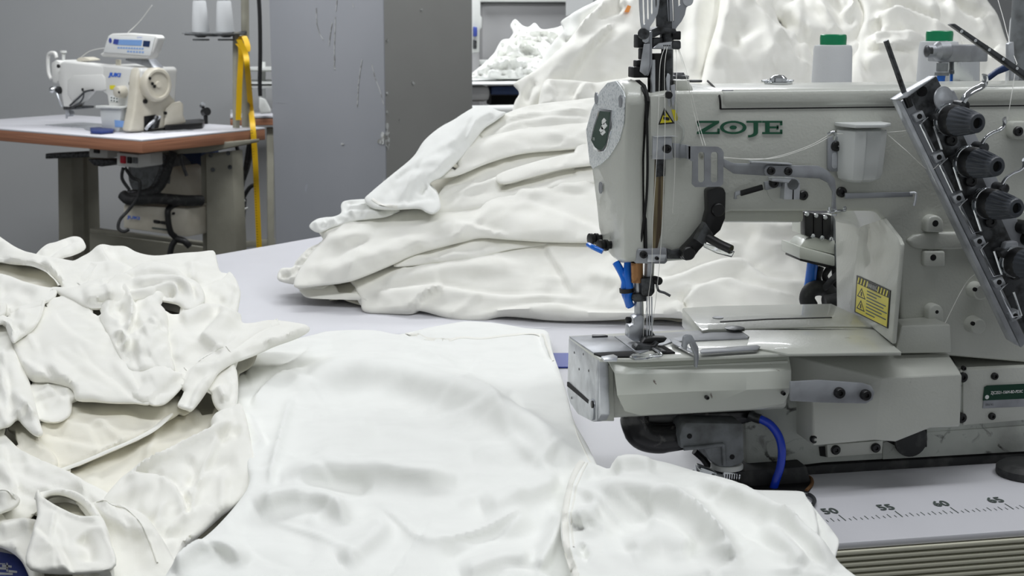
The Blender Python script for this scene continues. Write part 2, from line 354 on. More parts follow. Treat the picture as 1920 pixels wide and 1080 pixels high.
# seam between cap and arm
MB().ext([p + np.array([XS_ - X0, 0, 0]) for p in [X(960 + (x - 960) * 1, y, X0) for x, y in cap]], (.0022, 0, 0)).build('cover_gasket', 'hole', mc)
MB().tube([Y(1183, 151, 1.23), Y(1198, 160, 1.165), Y(1207, 172, FA - .0008), Y(1212, 200, FA - .0012), Y(1214, 300, FA - .0012), Y(1212, 370, FA - .0012), Y(1205, 430, FA - .0012), Y(1195, 494, FA - .0012)], .0011).build('cover_gasket', 'hole', mc)
sp = [(1157, 152), (1164, 161), (1171, 172), (1173.5, 182), (1171, 231), (1163, 263), (1143, 295), (1128, 308), (1113, 316), (1108, 308), (1101, 243), (1111, 206), (1127, 171), (1141, 155)]
bp = MB().ext([X(x, y, X0) for x, y in sp], (-.0012, 0, 0)).build('badge_plate', 'hammer', mc, .0005)
for x, y in ((1121, 184), (1167, 190), (1129, 352)):
    c_ = X(x, y, X0); MB().lathe(c_ - [.0019, 0, 0], (1, 0, 0), [(0, .0052), (.001, .0052), (.0010, .0040), (.0004, .0036), (.0004, 0)], 18).build('cap_screw', 'grey_steel', mc)
bd = [(1128, 203), (1152, 206), (1150, 245), (1143, 275), (1137, 284), (1128, 286), (1118, 280), (1111, 264), (1118, 235)]
fr = MB().ext([X(x, y, X0) for x, y in bd], (-.0024, 0, 0)).build('badge_frame', 'chrome', mc, .0005)
bi = [(1130, 208), (1149, 210), (1146, 245), (1141, 270), (1135, 280), (1128, 281), (1121, 276), (1114, 263), (1121, 236)]
MB().ext([X(x, y, X0) for x, y in bi], (-.0028, 0, 0)).build('badge', 'brand', fr)
def xp(pts, lift): return [X(x, y, X0) + np.array([-lift, 0, 0]) for x, y in pts]
for s_ in ([(1135, 226), (1139, 221), (1143, 226), (1139, 234), (1135, 232)], [(1134, 236), (1141, 229), (1145, 236), (1139, 243), (1134, 242)], [(1130, 244), (1135, 236), (1139, 243), (1134, 250)], [(1132, 250), (1139, 243), (1142, 248), (1136, 254)]):
    MB().ext(xp(s_, .0029), (-.0003, 0, 0)).build('emblem', 'white', fr)
text('ZOJE', 'white', fr, X(1118, 264, X0) - [.003, 0, 0], X(1135, 265, X0) - X(1118, 264, X0), (0, 0, 1), .003, .007)
# bobbin heads at the lower end of the cap
for (x, y) in ((1128, 447), (1146, 459)):
    c_ = X(x, y, X0); MB().lathe(c_, (-1, -.25, 0), [(0, .0035), (.004, .0035), (.0042, .005), (.0065, .005), (.007, .003), (.009, .003), (.0095, .0052), (.012, .0052), (.0125, .003)], 18).build('thumb_screw', 'black', mc)
# -- recess and slot in the head
rec = [(1219, 180), (1264, 180), (1269, 200), (1270, 225), (1281, 240), (1282, 258), (1276, 270), (1276, 292), (1219, 292)]
MB().ext(P(rec, FA - .001), (0, .004, 0)).build('needle_cover', 'paint', mc, .0012)
MB().tube([Y(1264, 180, FA - .002), Y(1268, 200, FA - .002), Y(1269, 222, FA - .002), Y(1281, 240, FA - .002), Y(1281, 258, FA - .002), Y(1275, 270, FA - .002), Y(1274, 300, FA - .002)], .0007).build('clear_edge', 'clear', mc)
MB().ext(P([(1228, 298), (1246, 298), (1245, 360), (1239, 440), (1232, 468), (1222, 470), (1226, 380)], FA - .0008), (0, .002, 0)).build('needle_bar_slot', 'stain', mc)
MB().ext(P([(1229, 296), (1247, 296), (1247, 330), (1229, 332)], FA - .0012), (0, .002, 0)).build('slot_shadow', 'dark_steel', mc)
lb = MB().ext(P([(1224, 255), (1260, 257), (1262, 299), (1223, 299)], FA - .0035), (0, .002, 0)).build('thread_guard', 'steel', mc, .0008)
MB().box(Y(1228, 257, FA - .010), Y(1263, 254, FA)).build('thread_guard_lip', 'steel', mc, .0004)
screw(mc, 1250, 279, FA - .0035, .0036)
MB().ext(P([(1261, 268), (1292, 272), (1292, 297), (1264, 296)], FA - .002), (0, .002, 0)).build('thread_guard_arm', 'grey_steel', mc, .0004)
# warning triangle
def tri(a, b_, c_, m, lift): MB().ext(P([a, b_, c_], FA - lift), (0, .0004, 0)).build('warning_triangle', m, mc, smooth=False)
tri((1234.5, 234), (1246, 202), (1265, 231.5), 'ink', .0018); tri((1238, 231), (1246.5, 208), (1260.5, 229), 'yellow', .0022)
MB().ext(P([(1244, 219), (1254, 220), (1256, 224), (1253, 226), (1244, 224)], FA - .0025), (0, .0003, 0)).build('warning_pictogram', 'ink', mc)
MB().ext(P([(1244, 210), (1247.5, 210), (1249, 217), (1244, 217)], FA - .0025), (0, .0003, 0)).build('warning_pictogram', 'ink', mc)
MB().ext(P([(1259, 205), (1266, 206), (1271, 220), (1270, 226), (1265, 227)], FA - .0016), (0, .0003, 0)).build('warning_label', 'yellow', mc)
# slotted tension plate in front of the arm
FO = FA - .022
def frame(name, outer, holes, Yv, d, m, parent, bevel=.0005):
    mb = MB(); bmv = P(outer, Yv)
    # triangulate outline with holes, then push
    loops = [bmv] + [P(h, Yv) for h in holes]
    tris = geometry.tessellate_polygon([[Vector(p) for p in lp] for lp in loops]); flat = [p for lp in loops for p in lp]; n = len(flat)
    mb.add(flat + [p + np.array([0, d, 0]) for p in flat], [tuple(t) for t in tris] + [(t[2] + n, t[1] + n, t[0] + n) for t in tris])
    k = 0
    for lp in loops:
        for i in range(len(lp)): j = (i + 1) % len(lp); mb.f.append((k + i, k + j, k + j + n, k + i + n))
        k += len(lp)
    return mb.build(name, m, parent, smooth=False)
def rr(x0, y0, x1, y1, r, n=4):
    out = []
    for cx, cy, a in ((x1 - r, y0 + r, -90), (x1 - r, y1 - r, 0), (x0 + r, y1 - r, 90), (x0 + r, y0 + r, 180)):
        for k in range(n + 1):
            t = math.radians(a + 90 * k / n); out.append((cx + r * math.cos(t), cy + r * math.sin(t)))
    return out
out_ = [(1291, 274), (1346, 275), (1353, 279), (1357, 286), (1356, 345), (1350, 350), (1304, 351), (1298, 345), (1299, 303), (1289, 298)]
frame('slotted_plate', out_, [rr(1309, 285, 1321, 342, 5), rr(1333, 285, 1346, 342, 5)], FO, .0018, 'grey_steel', mc)
MB().ext([Y(1291, 274, FO), Y(1291, 298, FO), Y(1286, 296, FA), Y(1286, 272, FA)], (.0015, 0, 0)).build('plate_bracket', 'steel', mc)
# the two long bars under the lettering
MB().ext(P([(1357, 298), (1376, 306), (1408, 307), (1408, 303), (1485, 308), (1485, 310), (1472, 312), (1440, 330), (1376, 326), (1357, 312)], FA - .013), (0, .003, 0)).build('thread_bar', 'grey_steel', mc, .0006)
MB().ext(P([(1408, 302), (1483, 306), (1487, 309), (1410, 306)], FA - .019), (0, .007, 0)).build('thread_bar_lip', 'steel', mc, .0004)
MB().ext(P([(1434, 316), (1440, 310), (1535, 311), (1553, 320), (1566, 336), (1568, 352), (1568, 392), (1561, 392), (1562, 360), (1553, 343), (1538, 335), (1438, 330), (1434, 325)], FA - .017), (0, .003, 0)).build('curved_link', 'grey_steel', mc, .0006)
MB().ext(P([(1448, 334), (1475, 334), (1500, 342), (1500, 346), (1448, 340)], FA - .012), (0, .010, 0)).build('thread_bar', 'steel', mc, .0004)
for x, y in ((1445, 320), (1477, 321)): screw(mc, x, y, FA - .017, .0034)
# clamp block with rod end
cb = frame('clamp_block', [(1472, 340), (1478, 334), (1490, 333), (1499, 338), (1500, 352), (1499, 374), (1470, 374)], [], FA - .010, .010, 'steel', mc)
MB().lathe(Y(1488, 346, FA - .012), (0, -1, 0), [(-.002, .0045), (.0, .0045), (.0008, .004)], 24).build('rod_end', 'cast', cb)
MB().ext(P([(1487, 356), (1488.4, 356), (1488.2, 374), (1486, 374)], FA - .0105), (0, .001, 0)).build('clamp_slit', 'hole', cb)
screw(mc, 1468, 364, FA, .0026); screw(mc, 1505, 366, FA, .0042); screw(mc, 1450, 343, FA - .004, .004, h=.004)
MB().ext(P([(1434, 341), (1463, 339), (1466, 350), (1436, 357)], FA - .004), (0, .004, 0)).build('lever_hub', 'grey_steel', mc, .0006)
MB().ext(P([(1389, 358), (1430, 346), (1432, 356), (1390, 368)], FA - .009), (0, .003, 0)).build('lever_pad', 'black', mc, .0006)
MB().ext(P([(1379, 360), (1388, 357), (1391, 364), (1381, 368), (1383, 373), (1377, 374)], FA - .008), (0, .003, 0)).build('lever_hook', 'steel', mc, .0004)
MB().lathe(Y(1466, 352, FA + .0002), (0, -1, 0), [(0, .0135), (.0008, .0132)], 30).build('oval_boss', 'paint', mc)
screw(mc, 1577, 360, FA, .0045)
# flat bar with hook on the column
MB().ext(P([(1585, 362), (1712, 360), (1712, 369), (1585, 373)], FA - .006), (0, .002, 0)).build('flat_bar', 'grey_steel', mc, .0004)
MB().tube([Y(1706, 362, FA - .007), Y(1716, 362, FA - .009), Y(1717, 370, FA - .010), Y(1714, 386, FA - .010)], .0012).build('flat_bar_hook', 'steel', mc)
MB().tube([Y(1555, 388, FA - .014), Y(1556, 398, FA - .014), Y(1572, 396, FA - .014), Y(1584, 394, FA - .010), Y(1583, 388, FA - .008)], .0014).build('wire_clip', 'chrome', mc)
MB().cyl(Y(1564, 388, FA - .012), Y(1564, 404, FA - .012), .0022).build('pin', 'steel', mc)
# frosted cup
cp = [Y(1578, 240, FA - .012), Y(1662, 240, FA - .012)]
wd = cp[1][0] - cp[0][0]; cx = (cp[0][0] + cp[1][0]) / 2
rings = []
for (py, s_, dd) in ((244, 1.0, .026), (262, .99, .026), (300, .95, .024), (325, .92, .023), (335, .86, .021), (341, .62, .015)):
    zc = Y(1620, py, FA - .012)[2]; h = wd / 2 * s_
    rings.append([(cx - h, FA - .002, zc), (cx - h, FA - .006, zc), (cx - h * .72, FA - dd, zc), (cx - h * .25, FA - dd - .002, zc), (cx - h * .18, FA - dd, zc), (cx + h * .45, FA - dd, zc), (cx + h * .95, FA - dd * .6, zc), (cx + h, FA - .002, zc)])
cup = MB().loft(rings).build('spare_part_cup', 'frost', mc, .0006)
zc = Y(1620, 237, FA - .012)[2]; h = wd / 2 * 1.06
MB().ext([(cx - h, FA, zc), (cx - h, FA - .012, zc), (cx - h * .75, FA - .03, zc), (cx + h * .5, FA - .03, zc), (cx + h, FA - .018, zc), (cx + h, FA, zc)], (0, 0, .003)).build('cup_lid', 'frost', cup, .0006)
MB().ext(P([(1553, 256), (1575, 256), (1575, 318), (1570, 322), (1558, 322), (1553, 316)], FA - .004), (0, .004, 0)).build('guide_plate', 'grey_steel', mc, .0006)
MB().ext(P(rr(1560, 286, 1570, 316, 4.8), FA - .0045), (0, .001, 0)).build('guide_slot', 'steel', mc)
screw(mc, 1567, 274, FA - .004, .0044)
MB().tube([Y(1552, 252, FA - .012), Y(1562, 248, FA - .014), Y(1566, 252, FA - .012), Y(1564, 260, FA - .008)], .0017).build('thread_eyelet', 'chrome', mc)
# -- black lever at the right of the head
MB().ext(P([(1327, 356), (1345, 350), (1358, 352), (1362, 362), (1361, 410), (1352, 432), (1330, 452), (1312, 470), (1300, 486), (1288, 490), (1277, 484), (1279, 470), (1300, 448), (1322, 420), (1328, 395)], FA - .012), (0, .012, 0)).build('presser_lever', 'black', mc, .002)
MB().lathe(Y(1289, 474, FA - .012), (0, -1, 0), [(0, .0056), (.004, .0056), (.005, .0048)], 20).build('lever_pivot', 'black', mc)
MB().lathe(Y(1345, 393, FA - .012), (0, -1, 0), [(0, .0055), (.003, .0055), (.0038, .0048)], 20).build('lever_pivot', 'black', mc)
MB().ext(P([(1306, 450), (1323, 417), (1338, 440), (1318, 459)], FA - .022), (0, .010, 0)).build('lever_cam', 'dark_steel', mc, .0006)
MB().tube([Y(1328, 446, FA - .020), Y(1351, 459, FA - .032), Y(1371, 468, FA - .040)], .0038, smooth=False).build('release_pin', 'black', mc)
MB().ext([Y(1320, 455, FA - .016), Y(1346, 462, FA - .03), Y(1378, 471, FA - .043), Y(1373, 481, FA - .043), Y(1345, 474, FA - .03), Y(1320, 462, FA - .016)], (0, .0015, -.001)).build('finger_guard', 'clear', mc, .0003)
# -- plate under the head
MB().ext(P([(1198, 467), (1236, 467), (1250, 465), (1252, 490), (1247, 495), (1192, 494), (1195, 470)], FA - .006), (0, .02, 0)).build('bottom_bracket', 'grey_steel', mc, .0008)
MB().ext(P([(1215, 478), (1250, 478), (1246, 490), (1214, 492)], FA - .009), (0, .003, 0)).build('bracket_plate', 'steel', mc, .0006)
MB().ext(P([(1250, 466), (1262, 470), (1280, 466), (1280, 486), (1252, 486)], FA - .004), (0, .02, 0)).build('bracket_arm', 'dark_steel', mc, .0008)
screw(mc, 1206, 477, FA - .006, .0032); screw(mc, 1231, 484, FA - .009, .0016)
# -- needle clamp, presser bar, foot
YN = 1.150
def rod(name, m, a, b_, r, Yv=YN, parent=None): return MB().cyl(Y(a[0], a[1], Yv), Y(b_[0], b_[1], Yv), r, 20).build(name, m, parent or mc)
rod('needle_bar_bush', 'brass', (1194, 492), (1194.5, 529), .0052, YN - .006)
rod('presser_bar', 'steel', (1196, 525), (1199, 610), .0040)
rod('needle_bar', 'steel', (1218, 488), (1216, 525), .0042, YN - .004)
MB().ext(P([(1202, 522), (1224, 520), (1228, 526), (1228, 548), (1222, 556), (1206, 556), (1203, 550)], YN - .012), (0, .014, 0)).build('needle_clamp', 'dark_steel', mc, .001)
MB().lathe(Y(1232, 526, YN - .012), (.3, -1, 0), [(-.004, .0035), (.003, .0035), (.004, .003)], 16).build('clamp_screw', 'black', mc)
MB().tube([Y(1231, 528, YN - .014), Y(1234, 544, YN - .016), Y(1246, 549, YN - .018), Y(1257, 555, YN - .020)], .0011).build('clamp_hook', 'dark_steel', mc)
MB().ext(P([(1186, 552), (1203, 550), (1215, 556), (1214, 565), (1190, 567), (1185, 561)], YN - .008), (0, .012, 0)).build('bar_collar', 'dark_steel', mc, .001)
MB().ext(P([(1188, 596), (1203, 590), (1209, 598), (1209, 612), (1207, 634), (1200, 641), (1188, 640), (1179, 634), (1180, 612), (1190, 609)], YN - .008), (0, .014, 0)).build('foot_shank', 'steel', mc, .0014)
for x, y in ((1181, 600), (1216, 598)): MB().lathe(Y(x, y, YN - .006), (-1 if x < 1200 else 1, -.4, .1), [(0, .0028), (.003, .0028), (.0035, .002)], 14).build('foot_screw', 'black', mc)
MB().ext(P([(1209, 618), (1224, 622), (1232, 634), (1230, 641), (1203, 644), (1205, 634)], YN - .012), (0, .012, 0)).build('foot_block', 'dark_steel', mc, .0008)
for x in (1213, 1217.5, 1222): MB().cyl(Y(x, 556, YN - .010), Y(x + .5, 646, YN - .014), .0006, 8).build('needle', 'steel', mc)
zf = ZB + .001
MB().ext([Y(x, y, 1.118) for x, y in [(1191, 652), (1197, 646), (1226, 648), (1233, 641), (1237, 644), (1220, 660), (1218, 668), (1192, 670)]], (0, .012, 0)).build('presser_foot', 'dark_steel', mc, .001)
MB().ext([Y(x, y, 1.125) for x, y in [(1203, 644), (1212, 634), (1234, 633), (1252, 634), (1246, 642), (1228, 646)]], (0, .010, 0)).build('foot_heel', 'black', mc, .001)
MB().ext([Z(x, y, zf + .001) for x, y in [(1180, 672), (1186, 667), (1218, 668), (1236, 664), (1228, 655), (1231, 652), (1241, 661), (1237, 668), (1215, 674), (1190, 676)]], (0, 0, .0018)).build('foot_sole', 'clear', mc, .0004)
MB().tube([Z(1218, 669, zf + .003), Z(1240, 667, zf + .003), Z(1239, 662, zf + .004), Z(1224, 653, zf + .004)], .0008).build('foot_wire', 'chrome', mc)
# -- blue air tubes by the needle bar
MB().tube([Y(1103, 459, 1.165), Y(1113, 464, 1.155), Y(1130, 472, 1.15)], .0022).build('air_tube', 'bright_blue', mc)
MB().tube([Y(1155, 492, 1.16), Y(1166, 512, 1.155), Y(1172, 528, 1.15), Y(1171, 545, 1.15), Y(1176, 560, 1.15), Y(1183, 575, 1.15)], .0034).build('air_tube', 'bright_blue', mc)
MB().tube([Y(1178, 492, 1.155), Y(1177, 515, 1.15), Y(1180, 540, 1.147), Y(1177, 558, 1.147), Y(1181, 574, 1.147)], .0036).build('air_tube', 'bright_blue', mc)
MB().lathe(Y(1175, 540, 1.149) , (.1, 0, -1), [(0, .0064), (.0035, .0064)], 16).build('tube_tie', 'black', mc)
# -- cylinder bed: end box, body, plates
FC = 1.10
eb = [(1123, 671), (1127, 676), (1127, 775), (1122, 790), (1110, 791), (1084, 777), (1070, 757), (1064, 735), (1066, 632), (1070, 629)]
Xe = Y(1123, 672, FC)[0]
e3 = [X(x, y, Xe) for x, y in eb[1:]]
e3 = [X(x, y, Xe) for x, y in [(1123, 674), (1126, 778), (1120, 790), (1110, 791), (1083, 777), (1069, 757), (1063, 735), (1066, 632), (1071, 630)]]
MB().ext(e3, (.008, 0, 0)).build('end_cover', 'steel', mc, .0012, 2)
MB().ext([X(x, y, Xe) for x, y in [(1064, 716), (1066, 716), (1113, 758), (1112, 764), (1064, 724)]], (-.0004, 0, 0)).build('end_cover_slot', 'hole', mc)
for x, y in ((1077, 661), (1094, 664), (1086, 692), (1104, 695), (1072, 746)): MB().lathe(X(x, y, Xe) + [.0002, 0, 0], (-1, 0, 0), [(0, .0012), (.0006, .0010)], 10).build('rivet', 'dark_steel', mc)
MB().lathe(X(1112, 768, Xe), (-1, 0, 0), [(0, .009), (.002, .009), (.0025, .0075)], 20).build('latch', 'steel', mc)
MB().lathe(X(1117, 758, Xe) - [.003, 0, 0], (-1, 0, 0), [(-.001, .003), (.0006, .003)], 14).build('latch_pin', 'black', mc)
# body behind the plates: section in depth and height pulled to the right
zb_ = Y(1140, 790, FC + .004)[2]
Yb2 = Z(1067, 630, ZB)[1]
sec = [(Xe + .008, FC + .006, ZB - .001), (Xe + .008, FC + .006, zb_ + .004), (Xe + .008, FC + .012, zb_), (Xe + .008, Yb2 - .014, zb_), (Xe + .008, Yb2 - .003, zb_ + .02), (Xe + .008, Yb2, ZB - .001)]
MB().ext(sec, (Y(1479, 700, FC + .006)[0] - Xe - .008, 0, 0)).build('cylinder_bed', 'paint', mc, .003)
# end corner pieces seen from the front
MB().ext(P([(1124, 686), (1150, 684), (1152, 790), (1128, 790)], FC + .002), (0, .004, 0)).build('end_panel', 'paint', mc, .0008)
MB().ext(P([(1123, 673), (1130, 676), (1130, 744), (1142, 748), (1142, 770), (1136, 784), (1118, 791), (1118, 700)], FC + .0005), (0, .004, 0)).build('end_cover_flange', 'steel', mc, .0012)
# top plates
def top(name, pts, m, lift=.0, th=.0015, bevel=.0003): return MB().ext([Z(x, y, ZB + lift) for x, y in pts], (0, 0, -th)).build(name, m, mc, bevel)
top('bed_top', [(1125, 673), (1067, 630), (1286, 618), (1330, 618), (1560, 612), (1660, 640), (1690, 661), (1478, 663), (1200, 674)], 'paint', 0, .0025)
top('slide_plate', [(1068, 631), (1110, 628), (1150, 630), (1187, 657), (1113, 661)], 'grey_steel', .0012)
top('slide_plate_edge', [(1110, 627), (1135, 627), (1140, 629), (1110, 630)], 'dark_steel', .0025)
top('needle_plate', [(1152, 630), (1300, 620), (1382, 615), (1404, 630), (1402, 634), (1262, 640), (1200, 662), (1189, 657)], 'grey_steel', .0010)
top('plate_gap', [(1113, 662), (1187, 658), (1200, 665), (1182, 668), (1130, 668)], 'hole', .0014)
top('feed_opening', [(1215, 645), (1246, 648), (1266, 660), (1232, 662)], 'hole', .0016)
top('feed_dog', [(1224, 650), (1240, 652), (1250, 658), (1234, 658)], 'dark_steel', .003)
top('slide_plate_clip', [(1127, 668), (1150, 664), (1158, 668), (1157, 675), (1133, 675)], 'steel', .0018)
# rear flat cover
rc = [(1279, 577), (1345, 573), (1560, 569), (1620, 596), (1660, 612), (1560, 612), (1330, 618), (1316, 620)]
MB().ext([Z(x, y, ZB + .003) for x, y in rc], (0, 0, -.018)).build('rear_cover', 'paint', mc, .0015)
top('cover_gap', [(1350, 602), (1440, 597), (1560, 594), (1560, 595.5), (1440, 599), (1350, 604)], 'hole', .0034, .0004)
top('front_bed_plate', [(1312, 619), (1560, 610), (1640, 618), (1690, 660), (1478, 663), (1440, 656), (1400, 650), (1405, 631), (1384, 616)], 'paint', .0018, .002)
MB().lathe(Z(1377, 617, ZB + .002), (0, 0, 1), [(0, .009), (.0012, .009), (.002, .006), (.0025, .0)], 16).build('plate_screw', 'dark_steel', mc)
MB().lathe(Z(1346, 596, ZB + .003), (0, 0, 1), [(0, .005), (.0006, .005)], 16).build('plate_screw', 'grey_steel', mc)
# fabric guide
gb = MB(); gb.ext([Z(x, y, ZB + .003) for x, y in [(1255, 636), (1262, 635), (1310, 663), (1304, 666), (1262, 646)]], (0, 0, .0008)).build('guide_rail', 'grey_steel', mc, .0004)
MB().ext([Z(x, y, ZB + .003) for x, y in [(1312, 660), (1316, 656), (1420, 649), (1426, 652), (1420, 657), (1314, 664)]], (0, 0, .0012)).build('guide_rail', 'grey_steel', mc, .0006)
Yg = 1.098
MB().ext(P([(1280, 652), (1283, 632), (1290, 628), (1298, 629), (1304, 640), (1310, 652), (1311, 672), (1308, 690), (1304, 690), (1304, 668), (1298, 655), (1294, 644), (1290, 646), (1288, 658)], Yg - .018), (0, .005, 0)).build('fabric_guide', 'grey_steel', mc, .0008)
# front enamel cover of the bed, bent sheet
up = [(1136, 670), (1180, 672), (1300, 665), (1400, 661), (1478, 660)]
t1 = P(up, FC); xsL = [1153, 1180, 1300, 1400, 1484]
mid = P([(1153, 700), (1180, 702), (1300, 700), (1400, 698), (1484, 694)], FC - .012); mid2 = P([(1158, 741), (1180, 740), (1300, 734), (1400, 731), (1484, 728)], FC - .016)
lo = P([(1172, 771), (1200, 779), (1300, 774), (1400, 768), (1470, 757)], FC - .012)
v = t1 + mid + mid2 + lo; fs = [(k * 5 + i, k * 5 + i + 1, k * 5 + i + 6, k * 5 + i + 5) for k in range(3) for i in range(4)]
n = len(v); v2 = v + [p + np.array([0, .002, -.0005]) for p in v]; fs2 = fs + [tuple(i + n for i in f[::-1]) for f in fs]
bd_ = [0, 1, 2, 3, 4, 9, 14, 19, 18, 17, 16, 15, 10, 5]
fs2 += [(bd_[i], bd_[(i + 1) % 14], bd_[(i + 1) % 14] + n, bd_[i] + n) for i in range(14)]
MB().add(v2, fs2).build('bed_front_cover', 'paint_plate', mc, .0006, 2, angle=18)
MB().ext(P([(1160, 690), (1478, 676), (1481, 735), (1474, 752), (1455, 762), (1430, 767), (1200, 780), (1178, 774), (1165, 760), (1160, 740)], FC - .0075), (0, .004, 0)).build('bed_front_cover_back', 'paint_plate', mc, .001)
for x, y in ((1325, 745), (1468, 737)): screw(mc, x, y, FC - .017, .0017)
# -- machine base below and right of the bed
bs = [(1395, 770), (1480, 720), (1520, 690), (1800, 690), (1806, 693), (2150, 674), (2150, 832), (1920, 848), (1545, 869), (1513, 873), (1400, 880)]
MB().ext(P(bs, FB), (0, .17, 0)).build('base', 'paint_dirty', mc, .003)
z1 = Y(1806, 692, FB)[2]
MB().ext([Z(1800, 693, z1), Z(2150, 676, z1), Z(2150, 630, z1), Z(1760, 640, z1)], (0, 0, -.01)).build('base_shoulder', 'paint', mc, .002)
MB().ext(P([(1806, 694), (2150, 675), (2150, 768), (1920, 788), (1806, 798)], FB - .002), (0, .004, 0)).build('base_side_plate', 'paint', mc, .001)
MB().ext(P([(1801, 806), (2150, 781), (2150, 830), (1920, 847), (1655, 862), (1655, 830), (1740, 810)], FB - .001), (0, .003, 0)).build('base_skirt', 'paint_dirty', mc, .001)
# dark foot and gasket
MB().ext(P([(1385, 884), (1480, 877), (1513, 874), (1521, 905), (1519, 912), (1390, 925)], FB - .02), (0, .12, 0)).build('base_foot', 'rubber', mc, .002)
MB().ext(P([(1500, 876), (1545, 871), (1920, 850), (2150, 836), (2150, 868), (1880, 880), (1845, 884), (1520, 900)], FB + .002), (0, .1, 0)).build('rubber_gasket', 'rubber', mc, .002)
MB().lathe(Z(1925, 888, TZ + .001), (0, 0, 1), [(0, .026), (.006, .026), (.009, .022), (.0095, 0)], 30).build('rubber_foot', 'rubber', mc)
# large protruding cover
a_ = Y(1477, 665, 1.125); b1 = Y(1579, 669, 1.112); c1 = Y(1780, 663, 1.112); d1 = Y(1656, 709, 1.078); e1 = Y(1805, 701, 1.078); f1 = Y(1801, 801, 1.080); g1 = Y(1745, 803, 1.080); h1 = Y(1680, 829, 1.082); i1 = Y(1640, 826, 1.082); j1 = Y(1524, 837, 1.100); k1 = Y(1522, 752, 1.102); l1 = Y(1480, 745, 1.125)
bk = [p.copy() for p in (a_, b1, c1, e1, f1, g1, h1, j1, k1, l1)]
fv = [a_, b1, c1, d1, e1, f1, g1, h1, i1, j1, k1, l1]
# faces: top 1-2-4-3, front 3-4-5-6-7-8, left 0-1-3-8-9-10-11
mb = MB(); n = len(fv); back = [np.array([p[0], FB + .004, p[2]]) for p in fv]
out_idx = [0, 1, 2, 4, 5, 6, 7, 8, 9, 10, 11]
mb.add(fv + back, [(1, 2, 4, 3), (3, 4, 5, 6, 7, 8), (0, 1, 3), (0, 3, 10, 11), (3, 8, 9, 10)] + [(out_idx[i], out_idx[(i + 1) % 11], out_idx[(i + 1) % 11] + n, out_idx[i] + n) for i in range(11)])
mb.build('looper_cover', 'paint', mc, .0022, 3, angle=16)
screw(mc, 1526, 823, FB - .034, .0035); screw(mc, 1804, 707, FB - .001, .0045); screw(mc, 1802, 783, FB - .001, .0045); screw(mc, 1806, 690, FB - .0, .002)
MB().ext(P([(1482, 716), (1536, 713), (1620, 719), (1634, 724), (1640, 736), (1636, 750), (1624, 757), (1540, 755), (1482, 752)], 1.070), (0, .003, 0)).build('link_bar', 'grey_steel', mc, .0006)
for x, y in ((1573, 736), (1622, 740)): screw(mc, x, y, 1.0695, .0046, h=.004)
# bracket with two bolts, oil wheel below the cover
MB().ext(P([(1551, 834), (1656, 826), (1654, 850), (1552, 858)], FB - .006), (0, .006, 0)).build('base_bracket', 'paint', mc, .0006)
for x, y in ((1566, 843), (1641, 839)): screw(mc, x, y, FB - .006, .0042)
MB().ext(P([(1536, 838), (1552, 837), (1552, 857), (1538, 855)], FB - .001), (0, .002, 0)).build('base_gap', 'hole', mc)
MB().lathe(Y(1706, 824, FB - .004), (0, -1, 0), [(0, .015), (.003, .015), (.004, .012), (.0045, 0)], 26).build('oil_wheel', 'rubber', mc)
MB().ext(P([(1660, 826), (1738, 806), (1738, 838), (1690, 842)], FB - .0015), (0, .001, 0)).build('wheel_recess', 'hole', mc)
# block on the bed
bl = [(1690, 611), (1783, 608), (1785, 662), (1678, 664)]
b0, b1_, b2, b3 = P(bl, 1.105)
lft = [Y(1678, 598, 1.14), Y(1663, 642, 1.135)]
MB().add([b0, b1_, b2, b3, lft[0], lft[1], b1_ + [0, .035, 0], b2 + [0, .035, 0]], [(0, 1, 2, 3), (4, 0, 3, 5), (4, 6, 1, 0), (6, 7, 2, 1), (5, 3, 2, 7), (4, 5, 7, 6)]).build('bed_block', 'paint', mc, .002, 3, angle=16)
# -- guard with the warning label
Xg = Z(1593, 578, ZB)[0]
g_lo = Z(1664, 646, ZB); g_lb = Z(1592, 580, ZB)
gn = np.cross(g_lo - g_lb, [0, 0, 1]); gn /= np.linalg.norm(gn)
if gn @ (CAM - g_lb) < 0: gn = -gn
G = lambda x, y, l=0: PL(x, y, g_lb + gn * l, gn)
gp = [(1585, 392), (1636, 391), (1646, 398), (1683, 446), (1688, 458), (1686, 480), (1672, 645), (1590, 578), (1594, 540), (1602, 460), (1605, 430), (1602, 424)]
MB().ext([G(x, y) for x, y in gp], -gn * .004).build('belt_guard', 'paint', mc, .0014)
lbp = [(1606, 516), (1669, 545), (1664, 616), (1602, 585)]
wl = MB().ext([G(x, y, .0008) for x, y in lbp], -gn * .0006).build('warning_label', 'ink', mc, smooth=False)
def inb(u, v): # bilinear inside the label
    a, b_, c_, d = [np.array(p, float) for p in lbp]; return tuple((a * (1 - u) + b_ * u) * (1 - v) + (d * (1 - u) + c_ * u) * v)
def lq(pts, m, lift, nm): MB().ext([G(*inb(u, v), lift) for u, v in pts], -gn * .0002).build(nm, m, wl, smooth=False)
lq([(.03, .21), (.97, .21), (.97, .97), (.03, .97)], 'yellow', .0011, 'label_field')
for k in range(4):
    for base in (.03, .62):
        u0 = base + k * .085; lq([(u0 + .03, .03), (u0 + .065, .03), (u0 + .035, .19), (u0, .19)], 'yellow', .0011, 'label_stripe')
ux = G(*inb(1, .5)) - G(*inb(0, .5)); uz = G(*inb(.5, 0)) - G(*inb(.5, 1)); uz /= np.linalg.norm(uz); ux /= np.linalg.norm(ux)
sz = np.linalg.norm(G(*inb(0, 0)) - G(*inb(0, 1)))
text('WARNING', 'white', wl, G(*inb(.33, .17), .0012), ux, uz, sz * .11, np.linalg.norm(G(*inb(.62, .1)) - G(*inb(.33, .1))))
